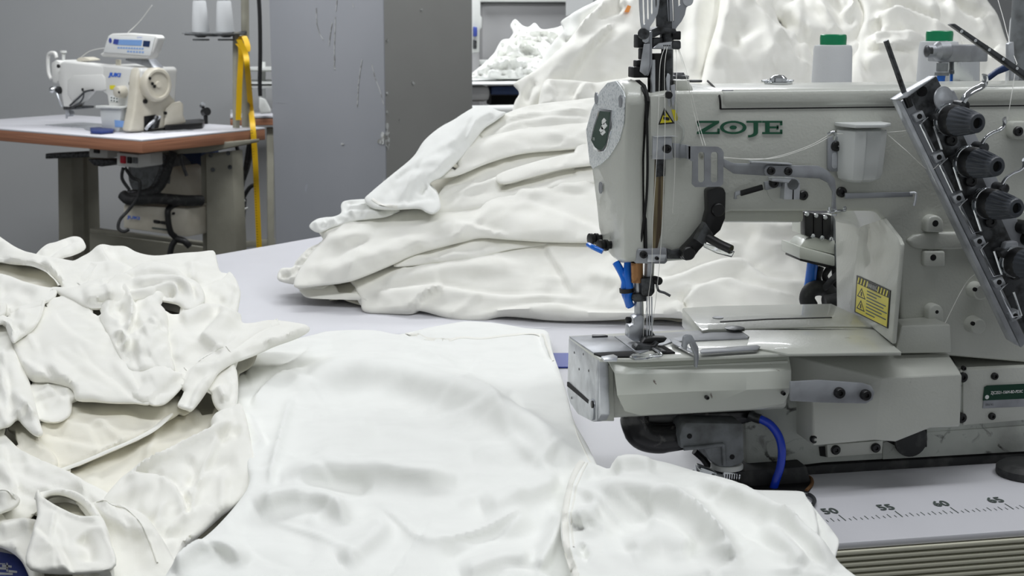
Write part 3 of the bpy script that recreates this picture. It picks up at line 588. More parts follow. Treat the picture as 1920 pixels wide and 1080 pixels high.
for v0 in (.27, .60):
    lq([(.17, v0), (.30, v0 + .27), (.05, v0 + .27)], 'ink', .0012, 'label_triangle'); lq([(.17, v0 + .06), (.265, v0 + .24), (.085, v0 + .24)], 'yellow', .0013, 'label_triangle')
    lq([(.155, v0 + .11), (.185, v0 + .11), (.19, v0 + .22), (.15, v0 + .22)], 'ink', .0014, 'label_triangle')
for k in range(8):
    v0 = .27 + k * .085; u1 = [.75, .62, .9, .84, .95, .8, .93, .6][k]
    lq([(.33, v0), (u1, v0), (u1, v0 + .032), (.33, v0 + .032)], 'tick', .0012, 'label_text')
# -- bosses on the column
def boss(pts, c, r=.0026, d=.010):
    bo = MB().ext(P(pts, FA - d), (0, d + .002, 0)).build('boss', 'paint', mc, .002, 3)
    MB().lathe(Y(c[0], c[1], FA - d - .0002), (0, 1, 0), [(0, r), (.003, r)], 14).build('boss_hole', 'hole', bo)
def arch(x0, x1, yt, yb):
    c = (x0 + x1) / 2; r = (x1 - x0) / 2; return [(c - r * math.cos(t), yt + r - r * math.sin(t)) for t in np.linspace(0, math.pi, 11)] + [(x1, yb), (x0, yb)]
boss(arch(1738, 1770, 404, 436), (1754, 419), .0028)
boss(arch(1741, 1770, 571, 606), (1757, 585), .0016)
boss([(1734, 471), (1773, 471), (1773, 500), (1734, 500)], (1750, 483), .0028, .007)
for x, y in ((1826, 543), (1822, 607)):
    bo = MB().lathe(Y(x, y, FA), (0, -1, 0), [(-.002, .0078), (.012, .0068), (.013, .0058)], 24).build('boss', 'paint', mc)
    MB().lathe(Y(x + 3, y, FA - .0133), (0, 1, 0), [(0, .0018), (.002, .0018)], 12).build('boss_hole', 'hole', bo)
# shallow oblong relief on the column
MB().ext(P([(1700, 452), (1715, 441), (1745, 436), (1850, 434), (1850, 466), (1745, 470), (1715, 466)], FA - .0045), (0, .006, 0)).build('casting_ridge', 'paint', mc, .0042, 4)
# -- name plate
npl = MB().ext(P([(1846, 726), (1851, 723), (1935, 719), (1935, 762), (1843, 766)], FB - .0032), (0, .0012, 0)).build('name_plate', 'grey_steel', mc, .0003)
MB().ext(P([(1846, 726), (1851, 723), (1935, 719), (1935, 747), (1843, 751)], FB - .0036), (0, .0006, 0)).build('name_plate_field', 'brand', npl)
text('ZJC2521-156M-BD-PD3C', 'white', npl, Y(1857, 741, FB - .0040), (1, 0, 0), (0, 0, 1), .0036, Y(1917, 740, FB)[0] - Y(1857, 740, FB)[0], font_off=.02)
text('SERIAL NO.', 'ink', npl, Y(1847, 761, FB - .0040), (1, 0, 0), (0, 0, 1), .0018, .008)
MB().lathe(Y(1850.5, 744.5, FB - .004), (0, -1, 0), [(0, .0019), (.0003, .0019)], 16).build('name_plate_logo', 'white', npl)
for x, y in ((1864, 705), (1859, 780)): screw(mc, x, y, FB - .0022, .0032)
# -- under the cylinder bed
yu = 1.128
MB().tube([Y(1192, 768, yu), Y(1190, 790, yu), Y(1203, 815, yu), Y(1235, 823, yu), Y(1280, 817, yu)], [.0115, .012, .0125, .0125, .012], 18).build('suction_elbow', 'oily', mc)
MB().ext(P([(1215, 775), (1420, 772), (1420, 790), (1380, 800), (1280, 812), (1235, 812), (1210, 800)], yu + .004), (0, .03, 0)).build('bed_underside', 'oily', mc, .003)
MB().ext(P([(1280, 797), (1288, 792), (1394, 794), (1396, 862), (1392, 870), (1370, 877), (1350, 876), (1330, 864), (1322, 846), (1318, 840), (1277, 842), (1274, 820), (1276, 812)], yu - .020), (0, .03, 0)).build('suction_bracket', 'cast', mc, .002, 2)
MB().tube([Y(1282, 841, yu - .021), Y(1318, 838, yu - .021), Y(1353, 834, yu - .021), Y(1356, 838, yu - .021), Y(1358, 872, yu - .021)], .0018).build('bracket_rib', 'cast', mc)
for x, y in ((1293, 818), (1373, 857)): MB().lathe(Y(x, y, yu - .0205), (0, 1, 0), [(0, .0022), (.002, .0022)], 12).build('bracket_hole', 'hole', mc)
MB().cyl(Y(1361, 872, yu - .008), Y(1361, 925, yu - .008), .0108, 24).build('suction_hose', 'rubber', mc)
MB().lathe(Y(1363, 868, yu - .008), (0, 0, -1), [(0, .0128), (.0015, .0138), (.004, .0138), (.0048, .0122)], 24).build('white_collar', 'white_pl', mc)
hc = MB().lathe(Y(1361, 889, yu - .008), (.05, 0, -1), [(-.0035, .0118), (.0035, .0118)], 24, cap=False).build('hose_clamp', 'chrome', mc)
MB().ext(P([(1314, 876), (1346, 887), (1342, 902), (1309, 890)], yu - .026), (0, .014, .0)).build('clamp_housing', 'chrome', hc, .0015)
MB().cyl(Y(1340, 894, yu - .027), Y(1354, 898, yu - .027), .0036, 12).build('clamp_screw', 'chrome', hc)
for k in range(6):
    x = 1361 + k * 4.6; MB().ext(P([(x, 889), (x + 1.8, 889.5), (x + .4, 903), (x - 1.4, 902.5)], yu - .0205), (0, .001, 0)).build('clamp_slot', 'hole', hc)
MB().ext(P([(1357, 884), (1389, 890), (1387, 907), (1355, 901)], yu - .020), (0, .004, .0)).build('clamp_band', 'chrome', hc, .0006)
MB().tube([Y(1424, 785, 1.125), Y(1444, 796, 1.12), Y(1460, 818, 1.115), Y(1466, 845, 1.11), Y(1463, 875, 1.108), Y(1455, 900, 1.108), Y(1447, 926, 1.11)], .0036).build('air_tube', 'blue_tube', mc)
MB().tube([Y(1404, 778, 1.13), Y(1416, 783, 1.127), Y(1426, 786, 1.124)], .0042).build('tube_fitting', 'dark_steel', mc)
MB().tube([Y(1302, 846, 1.14), Y(1318, 860, 1.14), Y(1330, 876, 1.135)], .003).build('air_hose', 'black', mc)
# -- take-up assembly standing on the head
tk = 1.17
def tube(name, pts, r, m, parent=mc, **k): return MB().tube(pts, r, **k).build(name, m, parent)
MB().cyl(Y(1231, 175, tk), Y(1231, 100, tk), .0075, 24).build('take_up_post', 'black', mc)
MB().cyl(Y(1224, 173, tk - .008), Y(1224, 112, tk - .008), .0022, 12).build('take_up_rod', 'steel', mc)
MB().cyl(Y(1251, 170, tk), Y(1251, 40, tk), .0050, 20).build('take_up_post', 'dark_steel', mc)
MB().cyl(Y(1243, -25, tk + .004), Y(1246, 62, tk + .004), .0068, 20).build('take_up_column', 'dark_steel', mc)
MB().box(Y(1188, 146, tk - .004), Y(1222, 124, tk + .014)).build('take_up_base', 'black', mc, .001)
MB().box(Y(1196, 90, tk - .002), Y(1206, 64, tk + .012)).build('take_up_block', 'black', mc, .001)
MB().box(Y(1194, 126, tk), Y(1212, 112, tk + .012)).build('take_up_block', 'black', mc, .001)
MB().box(Y(1202, 112, tk), Y(1214, 90, tk + .010)).build('take_up_block', 'black', mc, .001)
MB().ext(P([(1221, 56), (1235, 50), (1268, 54), (1269, 62), (1262, 70), (1262, 62), (1240, 64), (1228, 70), (1221, 70)], tk - .006), (0, .018, 0)).build('take_up_yoke', 'dark_steel', mc, .001)
MB().box(Y(1259, 75, tk - .004), Y(1268, 58, tk + .010)).build('yoke_end', 'black', mc, .001)
MB().box(Y(1224, 92, tk - .002), Y(1236, 70, tk + .010)).build('yoke_leg', 'dark_steel', mc, .001)
MB().box(Y(1244, 80, tk - .002), Y(1256, 62, tk + .010)).build('yoke_leg', 'dark_steel', mc, .001)
fk = frame('take_up_fork', [(1198, -30), (1238, -30), (1236, 8), (1233, 26), (1226, 40), (1219, 50), (1217, 68), (1216, 78), (1211, 81), (1206, 78), (1204, 60), (1201, 40), (1199, 10)],
           [[(1204, -26), (1207.5, -26), (1210, 44), (1207.5, 47), (1206, 44)], [(1213, -26), (1216, -26), (1217.5, 34), (1215.5, 38), (1213.5, 34)], [(1221, -26), (1224, -26), (1224.5, 24), (1222.5, 28), (1220.5, 24)], [(1229, -26), (1232.5, -26), (1232, 10), (1230.5, 16), (1229, 12)]], tk - .014, .0016, 'steel', mc)
MB().lathe(Y(1206.5, 63, tk - .014), (-.2, -1, 0), [(0, .0048), (.003, .0048), (.004, .004)], 20).build('fork_screw', 'dark_steel', fk)
MB().ext(P([(1208, 82), (1219, 82), (1218, 120), (1215, 138), (1210, 142), (1200, 134), (1202, 120)], tk - .012), (0, .0018, 0)).build('take_up_arm', 'steel', mc, .0004)
MB().ext(P([(1219, 60), (1223, 58), (1223, 120), (1216, 142), (1213, 142), (1219, 120)], tk - .011), (0, .010, 0)).build('take_up_arm_flange', 'grey_steel', mc, .0004)
frame('take_up_fork', [(1249, -30), (1300, -30), (1300, 2), (1292, 10), (1287, 14), (1284, 28), (1278, 40), (1270, 50), (1266, 56), (1258, 53), (1254, 50)],
      [[(1252, -26), (1254.5, -26), (1256, 44), (1254.5, 48)], [(1259, -26), (1262, -26), (1264.5, 38), (1262.8, 42)], [(1271, -26), (1277, -26), (1276, 8), (1272, 12)]], tk - .004, .0016, 'grey_steel', mc)
MB().lathe(Y(1290, 1, tk - .004), (0, -1, 0), [(0, .0045), (.0004, .0045)], 18).build('fork_eye', 'steel', mc)
MB().ext(P([(1226, 90), (1237, 81), (1262, 78), (1275, 76), (1277, 79), (1277, 90), (1274, 93), (1226, 92)], tk - .012), (0, .004, 0)).build('thread_finger', 'steel', mc, .0006)
MB().ext(P([(1261, 79), (1265, 76), (1275, 76), (1277, 80), (1277, 90), (1274, 93), (1262, 92)], tk - .0145), (0, .006, 0)).build('finger_end', 'dark_steel', mc, .0012)
for k in range(4): MB().lathe(Y(1245 + k * 3.6, 85.5, tk - .0122), (0, 1, 0), [(0, .0006), (.001, .0006)], 8).build('thread_hole', 'hole', mc)
MB().ext(P([(1240, 172), (1240, 100), (1244, 92), (1248, 92), (1245, 110), (1246, 172)], tk - .008), (0, .002, 0)).build('take_up_blade', 'black', mc, .0003)
MB().ext(P([(1250, 148), (1253, 137), (1257, 140), (1256, 165), (1258, 200), (1254, 200), (1252, 180)], FA - .006), (0, .003, 0)).build('needle_thread_guide', 'steel', mc, .0006)
MB().ext(P([(1258, 160), (1266, 158), (1267, 180), (1262, 205), (1259, 190)], FA - .004), (0, .002, 0)).build('needle_thread_guide', 'steel', mc, .0006)
MB().lathe(Y(1252, 178, FA - .004), (0, -1, 0), [(0, .003), (.004, .003)], 12).build('guide_screw', 'black', mc)
MB().lathe(Z(1272, 148, zt + .002), (0, 0, 1), [(0, .010), (.003, .010), (.004, .006), (.006, .005)], 16).build('top_screw', 'dark_steel', mc)
MB().lathe(Z(1300, 154, zt + .001), (0, 0, 1), [(0, .008), (.002, .008)], 16).build('top_screw', 'dark_steel', mc)
# clear dust sheet corner over the needle threads
MB().ext(P([(1268, 150), (1290, 150), (1300, 165), (1300, 172), (1268, 172)], 1.16), (0, .02, 0)).build('head_hump', 'paint', mc, .004)
# threads
def th(pts, r=.00022): return MB().tube(pts, r, 5).build('thread', 'thread', mc)
th([Y(1247, 88, tk - .014), Y(1238, 120, 1.14), Y(1235, 200, FA - .012), Y(1231, 300, FA - .012), Y(1224, 420, FA - .012), Y(1222, 500, FA - .012), Y(1215, 560, YN - .014), Y(1208, 600, YN - .014), Y(1206, 640, YN - .014)])
th([Y(1251, 88, tk - .014), Y(1246, 130, 1.14), Y(1247, 230, FA - .012), Y(1244, 350, FA - .012), Y(1240, 450, FA - .012), Y(1232, 540, FA - .012), Y(1220, 640, YN - .014)])
th([Y(1267, 92, tk - .012), Y(1269, 115, 1.15), Y(1268, 160, 1.13), Y(1266, 260, FA - .006), Y(1265, 330, FA - .006), Y(1261, 400, FA - .003)])
th([Y(1273, 92, tk - .012), Y(1286, 130, 1.15), Y(1296, 170, 1.13), Y(1310, 230, FA - .01), Y(1323, 273, FO)])
th([Y(1271, 92, tk - .012), Y(1280, 120, 1.15), Y(1288, 150, 1.13), Y(1302, 215, FA - .01), Y(1318, 273, FO)])
th([Y(1357, 295, FO), Y(1420, 299, FA - .014), Y(1470, 290, FA - .014), Y(1520, 272, FA - .014), Y(1556, 253, FA - .013), Y(1580, 251, FA - .013)], .0003)
th([Y(1357, 297, FO), Y(1412, 298, FA - .014), Y(1460, 295, FA - .014), Y(1520, 275, FA - .014), Y(1556, 256, FA - .013)], .0003)
th([Y(1664, 248, FA - .012), Y(1690, 246, FA - .02), Y(1708, 243, FA - .04)], .0003)
th([Y(1664, 252, FA - .012), Y(1700, 283, FA - .03), Y(1740, 318, FA - .05), Y(1760, 308, FA - .06)], .00025)
th([Y(1772, 606, FA - .03), Y(1800, 550, FA - .01), Y(1818, 523, FA - .012), Y(1835, 512, FA - .02), Y(1860, 512, FA - .04)], .0003)
th([Y(1906, 120, 1.10), Y(1898, 170, 1.09), Y(1889, 225, 1.08)], .0003)
th([Y(1868, -10, 1.35), Y(1880, 30, 1.3), Y(1893, 80, 1.2), Y(1907, 120, 1.12)], .0003)
# -- slanted tension bar on the right
t0 = Y(1681, 185, 1.085); t1_ = Y(1900, 650, 1.085)
FT = 1.085
# long channel: left flange and face
MB().ext(P([(1680, 186), (1691, 190), (1912, 650), (1897, 640), (1740, 310)], FT), (0, .010, 0)).build('tension_rail', 'steel', mc, .0006)
MB().ext(P([(1691, 190), (1707, 182), (1926, 640), (1915, 652)], FT + .004), (0, .004, 0)).build('rail_plate', 'grey_steel', mc, .0005)
MB().ext(P([(1681, 187), (1701, 183), (1755, 143), (1748, 147), (1708, 170), (1695, 178)], FT - .003), (0, .012, 0)).build('rail_cap', 'steel', mc, .0006)
MB().ext(P([(1700, 183), (1756, 142), (1766, 163), (1960, 590), (1930, 640)], FT + .010), (0, .006, 0)).build('tension_plate', 'dark_steel', mc, .001)
MB().ext(P([(1762, 165), (1790, 170), (2000, 600), (1960, 640)], FT + .018), (0, .006, 0)).build('tension_plate_back', 'grey_steel', mc, .001)
MB().cyl(Y(1661, 76, FT + .004), Y(1696, 175, FT + .004), .0022, 14).build('thread_rod', 'dark_steel', mc)
MB().cyl(Y(1696, 175, FT + .004), Y(1706, 200, FT + .004), .0030, 14).build('thread_rod_end', 'black', mc)
MB().lathe(Y(1729, 171, FT + .009), (0, -1, 0), [(0, .0042), (.0008, .0042)], 18).build('rail_hole', 'hole', mc)
# wire loops and guide blocks along the rail
dirv = (np.array([1912, 650]) - np.array([1691, 190])) / np.linalg.norm([221, 460]); prp = np.array([dirv[1], -dirv[0]])
def rp(s, o): q_ = np.array([1691, 190]) + dirv * s + prp * o; return (float(q_[0]), float(q_[1]))
for s_ in (40, 125, 210, 300, 385, 455):
    gb_ = MB().ext(P([rp(s_ - 8, 8), rp(s_ - 8, 28), rp(s_ + 8, 28), rp(s_ + 8, 8)], FT - .001), (0, .010, 0)).build('guide_block', 'steel', mc, .0006)
    c_ = rp(s_, 18); MB().lathe(Y(c_[0], c_[1], FT - .0014), (0, 1, 0), [(0, .0022), (.002, .0022)], 12).build('guide_hole', 'hole', gb_)
for s_ in (48, 133, 218, 308, 393):
    if s_ < 440: MB().tube([Y(*rp(s_, 30), FT), Y(*rp(s_ + 6, 12), FT - .004), Y(*rp(s_ + 62, 12), FT - .005), Y(*rp(s_ + 66, 28), FT - .004), Y(*rp(s_ + 20, 34), FT - .001)], .0010, 8, smooth=False).build('wire_loop', 'chrome', mc)
# tension knobs
def knob(cx, cy, kx, ky):           # (cx,cy) centre of the base disc, (kx,ky) centre of the free end
    Yk = FT + .002; a = Y(cx, cy, Yk); b_ = Y(kx, ky, Yk - .045); ax = b_ - a; Lk = np.linalg.norm(ax)
    kn = MB().lathe(a, ax, [(-.004, .008), (0, .0128), (.001, .0131), (.002, .0131), (.0022, .0118), (.0035, .0118), (.0037, .0131), (.005, .0131), (.0055, .0120)], 40).build('tension_discs', 'chrome', mc)
    MB().lathe(a + ax / Lk * .0054, ax, [(0, .0124), (.001, .0126), (.010, .0125), (.0108, .0120)], 40).build('tension_collar', 'black', kn)
    # ribbed cap
    aa = ax / Lk; t = np.cross(aa, [0, 0, 1]); t /= np.linalg.norm(t); w_ = np.cross(aa, t); rings = []
    for h, r, g in ((.0100, .0123, 0), (.0145, .0123, 0), (.0165, .0121, .0003), (.024, .0110, .0009), (.033, .0093, .0011), (.0365, .0084, .0005), (.039, .0079, 0), (.040, .0071, 0), (.0402, .0044, 0), (.036, .0040, 0)):
        rings.append([a + aa * h + (t * math.cos(q) + w_ * math.sin(q)) * (r - g * (1 if (k % 4) < 2 else 0)) for k in range(72) for q in [k * 2 * math.pi / 72]])
    MB().loft(rings).build('tension_knob', 'knob', kn, angle=30)
    MB().lathe(a + aa * .0366, aa, [(0, .0041), (.0002, .0041)], 20).build('knob_bore', 'hole', kn)
for c_ in ((1774, 224, 1842, 232), (1810, 302, 1879, 314), (1845, 380, 1916, 392), (1896, 490, 1968, 502)): knob(*c_)
for s_ in (60, 150, 235, 345):
    MB().ext(P([rp(s_ - 22, 62), rp(s_ - 8, 48), rp(s_ + 26, 48), rp(s_ + 30, 70), rp(s_ - 14, 84)], FT + .002), (0, .008, 0)).build('tension_bracket', 'grey_steel', mc, .002)
    MB().ext(P([rp(s_ - 10, 44), rp(s_ - 10, 58), rp(s_ + 4, 58), rp(s_ + 4, 44)], FT - .006), (0, .014, 0)).build('release_post', 'dark_steel', mc, .001)
for s_ in (105, 190, 275, 385): c_ = rp(s_, 52); screw(mc, c_[0], c_[1], FT + .008, .005)
# pivoting thread hooks: curved strips above each knob
def hook(x0, y0, x1, y1):
    p0 = np.array([x0, y0], float); d = np.array([x1, y1]) - p0; nrm_ = np.array([-d[1], d[0]]) * -1
    pts = [Y(*(p0 + d * t + nrm_ * c_), FT - .012 - .008 * t) for t, c_ in ((0, 0), (.2, .06), (.45, .04), (.65, -.02), (.82, -.02), (.93, .05), (1.0, .16))]
    MB().tube(pts, .0045, 10, flat=.32).build('thread_hook', 'chrome', mc)
    MB().lathe(Y(x0 - 6, y0 + 8, FT - .002), (0, -1, 0), [(-.006, .0045), (.008, .0045), (.009, .0035)], 16).build('hook_pivot', 'dark_steel', mc)
hook(1806, 190, 1853, 148); hook(1842, 268, 1889, 230); hook(1880, 344, 1926, 306)
MB().lathe(Y(1768, 185, FT + .002), (.3, -1, .1), [(0, .010), (.0014, .010), (.0016, .009)], 26).build('spring_plate', 'steel', mc)
# long drilled bar top right and its clamp, pole bracket
MB().ext(P([(1784, 46), (1791, 44), (1960, 158), (1960, 172), (1952, 168)], 1.07), (0, .008, 0)).build('drilled_bar', 'dark_steel', mc, .0008)
for k in range(6): MB().lathe(Y(1803 + k * 26, 58.5 + k * 17.4, 1.0695), (0, -1, 0), [(0, .0013), (.0003, .0013)], 10).build('bar_hole', 'chrome', mc)
MB().ext(P([(1892, 82), (1901, 78), (1904, 128), (1911, 130), (1911, 150), (1892, 152)], 1.15), (0, .006, 0)).build('bar_bracket', 'steel', mc, .0006)
MB().ext(P([(1850, 146), (1874, 128), (1894, 118), (1898, 130), (1872, 140), (1856, 152)], 1.14), (0, .006, 0)).build('blue_strap', 'navy', mc, .001)
MB().ext(P([(1898, 236), (1902, 228), (1960, 228), (1960, 262), (1904, 262), (1898, 256)], FA - .010), (0, .012, 0)).build('side_block', 'paint', mc, .0018)
screw(mc, 1908, 246, FA - .010, .0042)
# lower dark cluster behind the third and fourth knob
MB().ext(P([(1856, 400), (1960, 396), (1960, 600), (1930, 560)], FT + .026), (0, .004, 0)).build('side_panel', 'paint_dirty', mc, .001)
for x, y in ((1908, 424), (1918, 446)): MB().lathe(Y(x, y, FT + .022), (.3, -1, 0), [(0, .006), (.010, .006), (.011, .005)], 18).build('adjusting_screw', 'black', mc)

# ------------------------------------------------------------------ things around the machine
# pneumatic valve block behind the arm
vy = 1.36
vb = thing('valve_block', 'black and silver pneumatic valve block on a pale manifold behind the machine arm', 'valve', Y(1552, 480, vy + .02))
MB().box(Y(1512, 443, vy), Y(1600, 398, vy + .04)).build('valve_body', 'paint_plate', vb, .001)
a3, b3_, c3_, d3 = Y(1512, 398, vy), Y(1558, 402, vy - .012), Y(1558, 452, vy - .012), Y(1512, 442, vy)
for k in range(3):
    x = 1509 + k * 17
    mod = MB().ext(P([(x, 398 + k * 2), (x + 16, 400 + k * 2), (x + 16, 447 + k * 2.5), (x, 441 + k * 2.5)], vy - .014), (0, .012, 0)).build('valve_module', 'black', vb, .0008)
    for (dx, dy) in ((3, 3), (14, 44)): MB().lathe(Y(x + dx, 398 + k * 3 + dy, vy - .014), (0, -1, 0), [(0, .0022), (.002, .0022), (.0026, .0014)], 14).build('module_screw', 'chrome', mod)
MB().ext(P([(1563, 404), (1600, 404), (1600, 446), (1563, 452)], vy - .010), (0, .006, 0)).build('valve_label', 'cast', vb)
text('AIRTAC', 'indigo', vb, Y(1577, 420, vy - .0105), (1, 0, 0), (0, 0, 1), .0035, .013)
MB().add(*(lambda p: (p + [q_ + np.array([0, .05, 0]) for q_ in p], [(0, 1, 2, 3), (0, 4, 5, 1), (1, 5, 6, 2), (2, 6, 7, 3), (3, 7, 4, 0), (4, 7, 6, 5)]))(P([(1499, 462), (1566, 480), (1566, 500), (1499, 485)], vy - .02))).build('manifold', 'paint_plate', vb, .0015)
MB().ext(P([(1566, 458), (1602, 450), (1602, 498), (1566, 500)], vy - .014), (0, .03, 0)).build('manifold_end', 'cast', vb, .001)
MB().ext(P([(1500, 485), (1566, 500), (1602, 498), (1602, 503), (1566, 506), (1500, 489)], vy - .018), (0, .04, 0)).build('manifold_gasket', 'black', vb, .0006)
MB().ext(P([(1510, 450), (1530, 444), (1560, 448), (1566, 452), (1566, 478), (1500, 462)], vy - .012), (0, .03, 0)).build('manifold_top', 'paint_plate', vb, .001)
tube('air_tube', [Y(1524, 490, vy + .01), Y(1519, 530, vy + .01), Y(1511, 572, vy + .01), Y(1506, 610, vy + .01)], .0058, 'bright_blue', vb)
for pts in ([(1540, 500), (1534, 520), (1541, 540), (1556, 560)], [(1555, 502), (1546, 518), (1556, 535), (1562, 552)], [(1564, 500), (1567, 540), (1562, 580)], [(1590, 498), (1596, 520), (1600, 540)]):
    tube('cable', [Y(x, y, vy + .01) for x, y in pts], .0032, 'rubber', vb)
tube('cable', [Y(1598, 425, vy - .03), Y(1582, 450, vy - .03), Y(1575, 480, vy - .03), Y(1578, 505, vy - .03), Y(1560, 525, vy - .02), Y(1542, 545, vy)], .0036, 'rubber', vb)
tube('cable_ring', [Y(1520, 575, vy), Y(1513, 560, vy), Y(1520, 544, vy), Y(1540, 540, vy), Y(1558, 552, vy), Y(1566, 578, vy)], .0080, 'rubber', vb, n=14)
MB().cyl(Y(1545, 566, vy - .02), Y(1600, 558, vy - .02), .007, 16).build('coupling', 'rubber', vb)
MB().cyl(Y(1560, 590, vy + .01), Z(1560, 640, TZ), .004).build('stay', 'dark_steel', vb)

# blue-hosed air filter behind the machine, thread stand with cones
ay = 1.32
af = thing('air_regulator', 'silver and grey pressure regulator standing behind the arm, right of the cones', 'regulator', (Y(1800, 152, ay)[0], ay, zt))
MB().cyl(Y(1797, 160, ay), Y(1797, 114, ay), .0200, 32).build('cylinder', 'chrome', af)
zz = Y(1797, 115, ay)[2]; ht = Y(1797, 84, ay)[2] - zz; cx_ = Y(1797, 100, ay)[0]
MB().ext([(cx_ + .030 * math.cos(t), ay + .024 * math.sin(t), zz) for t in np.radians([-90 + 0, -40, 10, 60, 110, 160, 205, 240])], (0, 0, ht)).build('hex_cap', 'grey_steel', af, .0012)
MB().lathe(Y(1775, 96, ay - .01), (-1, -.1, 0), [(0, .010), (.010, .0095), (.014, .006), (.022, .006)], 20).build('nozzle', 'grey_steel', af)
MB().lathe(Y(1752, 96, ay - .012), (-1, -.1, 0), [(0, .0035), (.004, .0035), (.0045, .0055), (.008, .0055), (.009, .004)], 18).build('nozzle_nut', 'dark_steel', af)
MB().lathe(Y(1767, 118, ay - .02), (0, 0, -1), [(0, .0055), (.008, .0055), (.009, .0068), (.012, .0068)], 18).build('fitting', 'cast', af)
tube('air_tube', [Y(1766, 136, ay - .02), Y(1764, 150, ay - .02), Y(1762, 170, ay - .02)], .004, 'bright_blue', af)

ty = 1.80
ts = thing('thread_stand', 'grey pole thread stand behind the machine at the right edge', 'stand', (Y(1912, 100, ty)[0], ty, TZ))
px_ = Y(1912, 100, 1.55)
MB().cyl((px_[0], 1.55, TZ), (px_[0], 1.55, 1.35), .0120, 24).build('pole', 'cast', ts)
zp = .945
MB().box((Y(1520, 100, ty)[0] - .02, 1.50, zp - .006), (px_[0] + .25, ty + .14, zp)).build('tray', 'grey_steel', ts, .002)
MB().lathe((px_[0], 1.55, TZ), (0, 0, 1), [(0, .04), (.008, .04), (.012, .02)], 24).build('foot', 'dark_steel', ts)
for pp in ((.95, 1.88), (1.25, 1.88)): MB().cyl((pp[0], pp[1], TZ), (pp[0], pp[1], zp - .006), .006).build('tray_leg', 'dark_steel', ts)
def cone(pxc, pyt, Yv, wpx, label, z0=zp):
    c = Y(pxc, pyt, Yv); s_ = wpx / F * 1.0 * (np.dot(c - CAM, FW)); r = s_ / 2
    t = thing('thread_cone', label, 'thread cone', (c[0], Yv, z0), 'green capped cones of white thread behind the machine')
    hh = c[2] - z0
    MB().lathe((c[0], Yv, z0), (0, 0, 1), [(0, r * 1.12), (.004, r * 1.14), (hh * .5, r * 1.06), (hh - .006, r * .98), (hh - .001, r * .93), (hh, r * .8)], 40).build('wound_thread', 'yarn', t)
    MB().lathe((c[0], Yv, z0 + hh), (0, 0, 1), [(-.002, r * .66), (.009, r * .68), (.0125, r * .66), (.0135, r * .6), (.0125, r * .45), (.005, r * .42)], 32).build('cap', 'cap_green', t)
    return t
cone(1562, 84, ty, 73, 'white thread cone with green cap behind the machine arm, nearest the head')
cone(1761, 77, ty, 74, 'white thread cone with green cap partly behind the silver regulator')
cone(1928, 31, 1.92, 66, 'white thread cone with green cap behind the grey pole at the right edge')
# ------------------------------------------------------------------ second sewing station by the wall
jF = Z(266, 262, TZ); jR = Z(497, 239, TZ)
ju = Z(0, 241, TZ) - jF; ju /= np.linalg.norm(ju)          # along the front edge, to the left
jv = jR - jF
st = thing('sewing_table', 'white topped sewing table with brown plywood edge and beige steel legs by the grey wall', 'table', (jF + ju * .5 + jv * .5) * [1, 1, 0])
jL = jF + ju * 1.25
MB().ext([jF - [0, 0, .006], jR - [0, 0, .006], jR + ju * 1.25 - [0, 0, .006], jL - [0, 0, .006]], (0, 0, .006)).build('table_top', 'table', st, .001)
MB().ext([jF - [0, 0, .046], jR - [0, 0, .046], jR + ju * 1.25 - [0, 0, .046], jL - [0, 0, .046]], (0, 0, .0398)).build('table_edge', 'wood_edge', st, .002)
def JP(pts, Yv, d, name, m, parent, bevel=.002, **k): return MB().ext(P(pts, Yv), d).build(name, m, parent, bevel, **k)
jd = jv / np.linalg.norm(jv)
JP([(386, 288), (435, 283), (447, 560), (389, 562)], 5.36, jd * .06, 'leg', 'legpaint', st)
JP([(376, 293), (386, 288), (389, 562), (382, 560)], 5.42, jd * .05, 'leg_flange', 'legpaint', st)
JP([(385, 286), (470, 268), (470, 262), (290, 278), (290, 287), (330, 289)], 5.30, jd * .05, 'top_bracket', 'legpaint', st)
for x, y in ((395, 291), (428, 287), (399, 318), (431, 313)): MB().lathe(Y(x, y, 5.36), (0, -1, 0), [(0, .008), (.006, .008)], 12).build('leg_bolt', 'dark_steel', st)
JP([(108, 290), (135, 290), (138, 600), (112, 600)], 5.85, jd * .06, 'leg', 'legpaint', st)
JP([(135, 288), (163, 288), (172, 600), (142, 600)], 5.95, jd * .06, 'leg_flange', 'legpaint', st)
JP([(85, 288), (240, 280), (240, 292), (85, 298)], 5.8, jd * .05, 'top_bracket', 'dark_steel', st)
JP([(168, 428), (386, 455), (386, 463), (168, 436)], 5.75, jd * .03, 'cross_bar', 'legpaint', st)
JP([(168, 437), (386, 464), (386, 560), (168, 560)], 5.82, jd * .02, 'cross_panel', 'legpaint', st)
# switch boxes and controller under the top
sb = thing('switch_box', 'small white switch box with a red button under the plywood table edge', 'switch box', Y(250, 312, 5.15))
JP([(219, 286), (258, 290), (258, 315), (219, 311)], 5.15, jd * .06, 'body', 'white_pl', sb, .003)
JP([(258, 290), (282, 287), (283, 311), (258, 315)], 5.15, jd * .06, 'side', 'white_pl', sb, .003)
JP([(225, 292), (234, 293), (234, 307), (225, 306)], 5.145, jd * .008, 'red_button', 'red', sb, .001, label='red button')
JP([(238, 294), (245, 295), (245, 307), (238, 306)], 5.145, jd * .008, 'black_button', 'black', sb, .001)
JP([(248, 295), (256, 296), (256, 307), (248, 306)], 5.145, jd * .008, 'switch_panel', 'cast', sb, .001)
s2 = thing('outlet_box', 'small cream box with a black socket left of the red buttoned switch box', 'switch box', Y(185, 298, 5.4))
JP([(167, 278), (202, 280), (202, 297), (167, 295)], 5.4, jd * .06, 'body', 'white_pl', s2, .003)
JP([(175, 279), (185, 280), (185, 288), (175, 287)], 5.395, jd * .01, 'socket', 'black', s2)
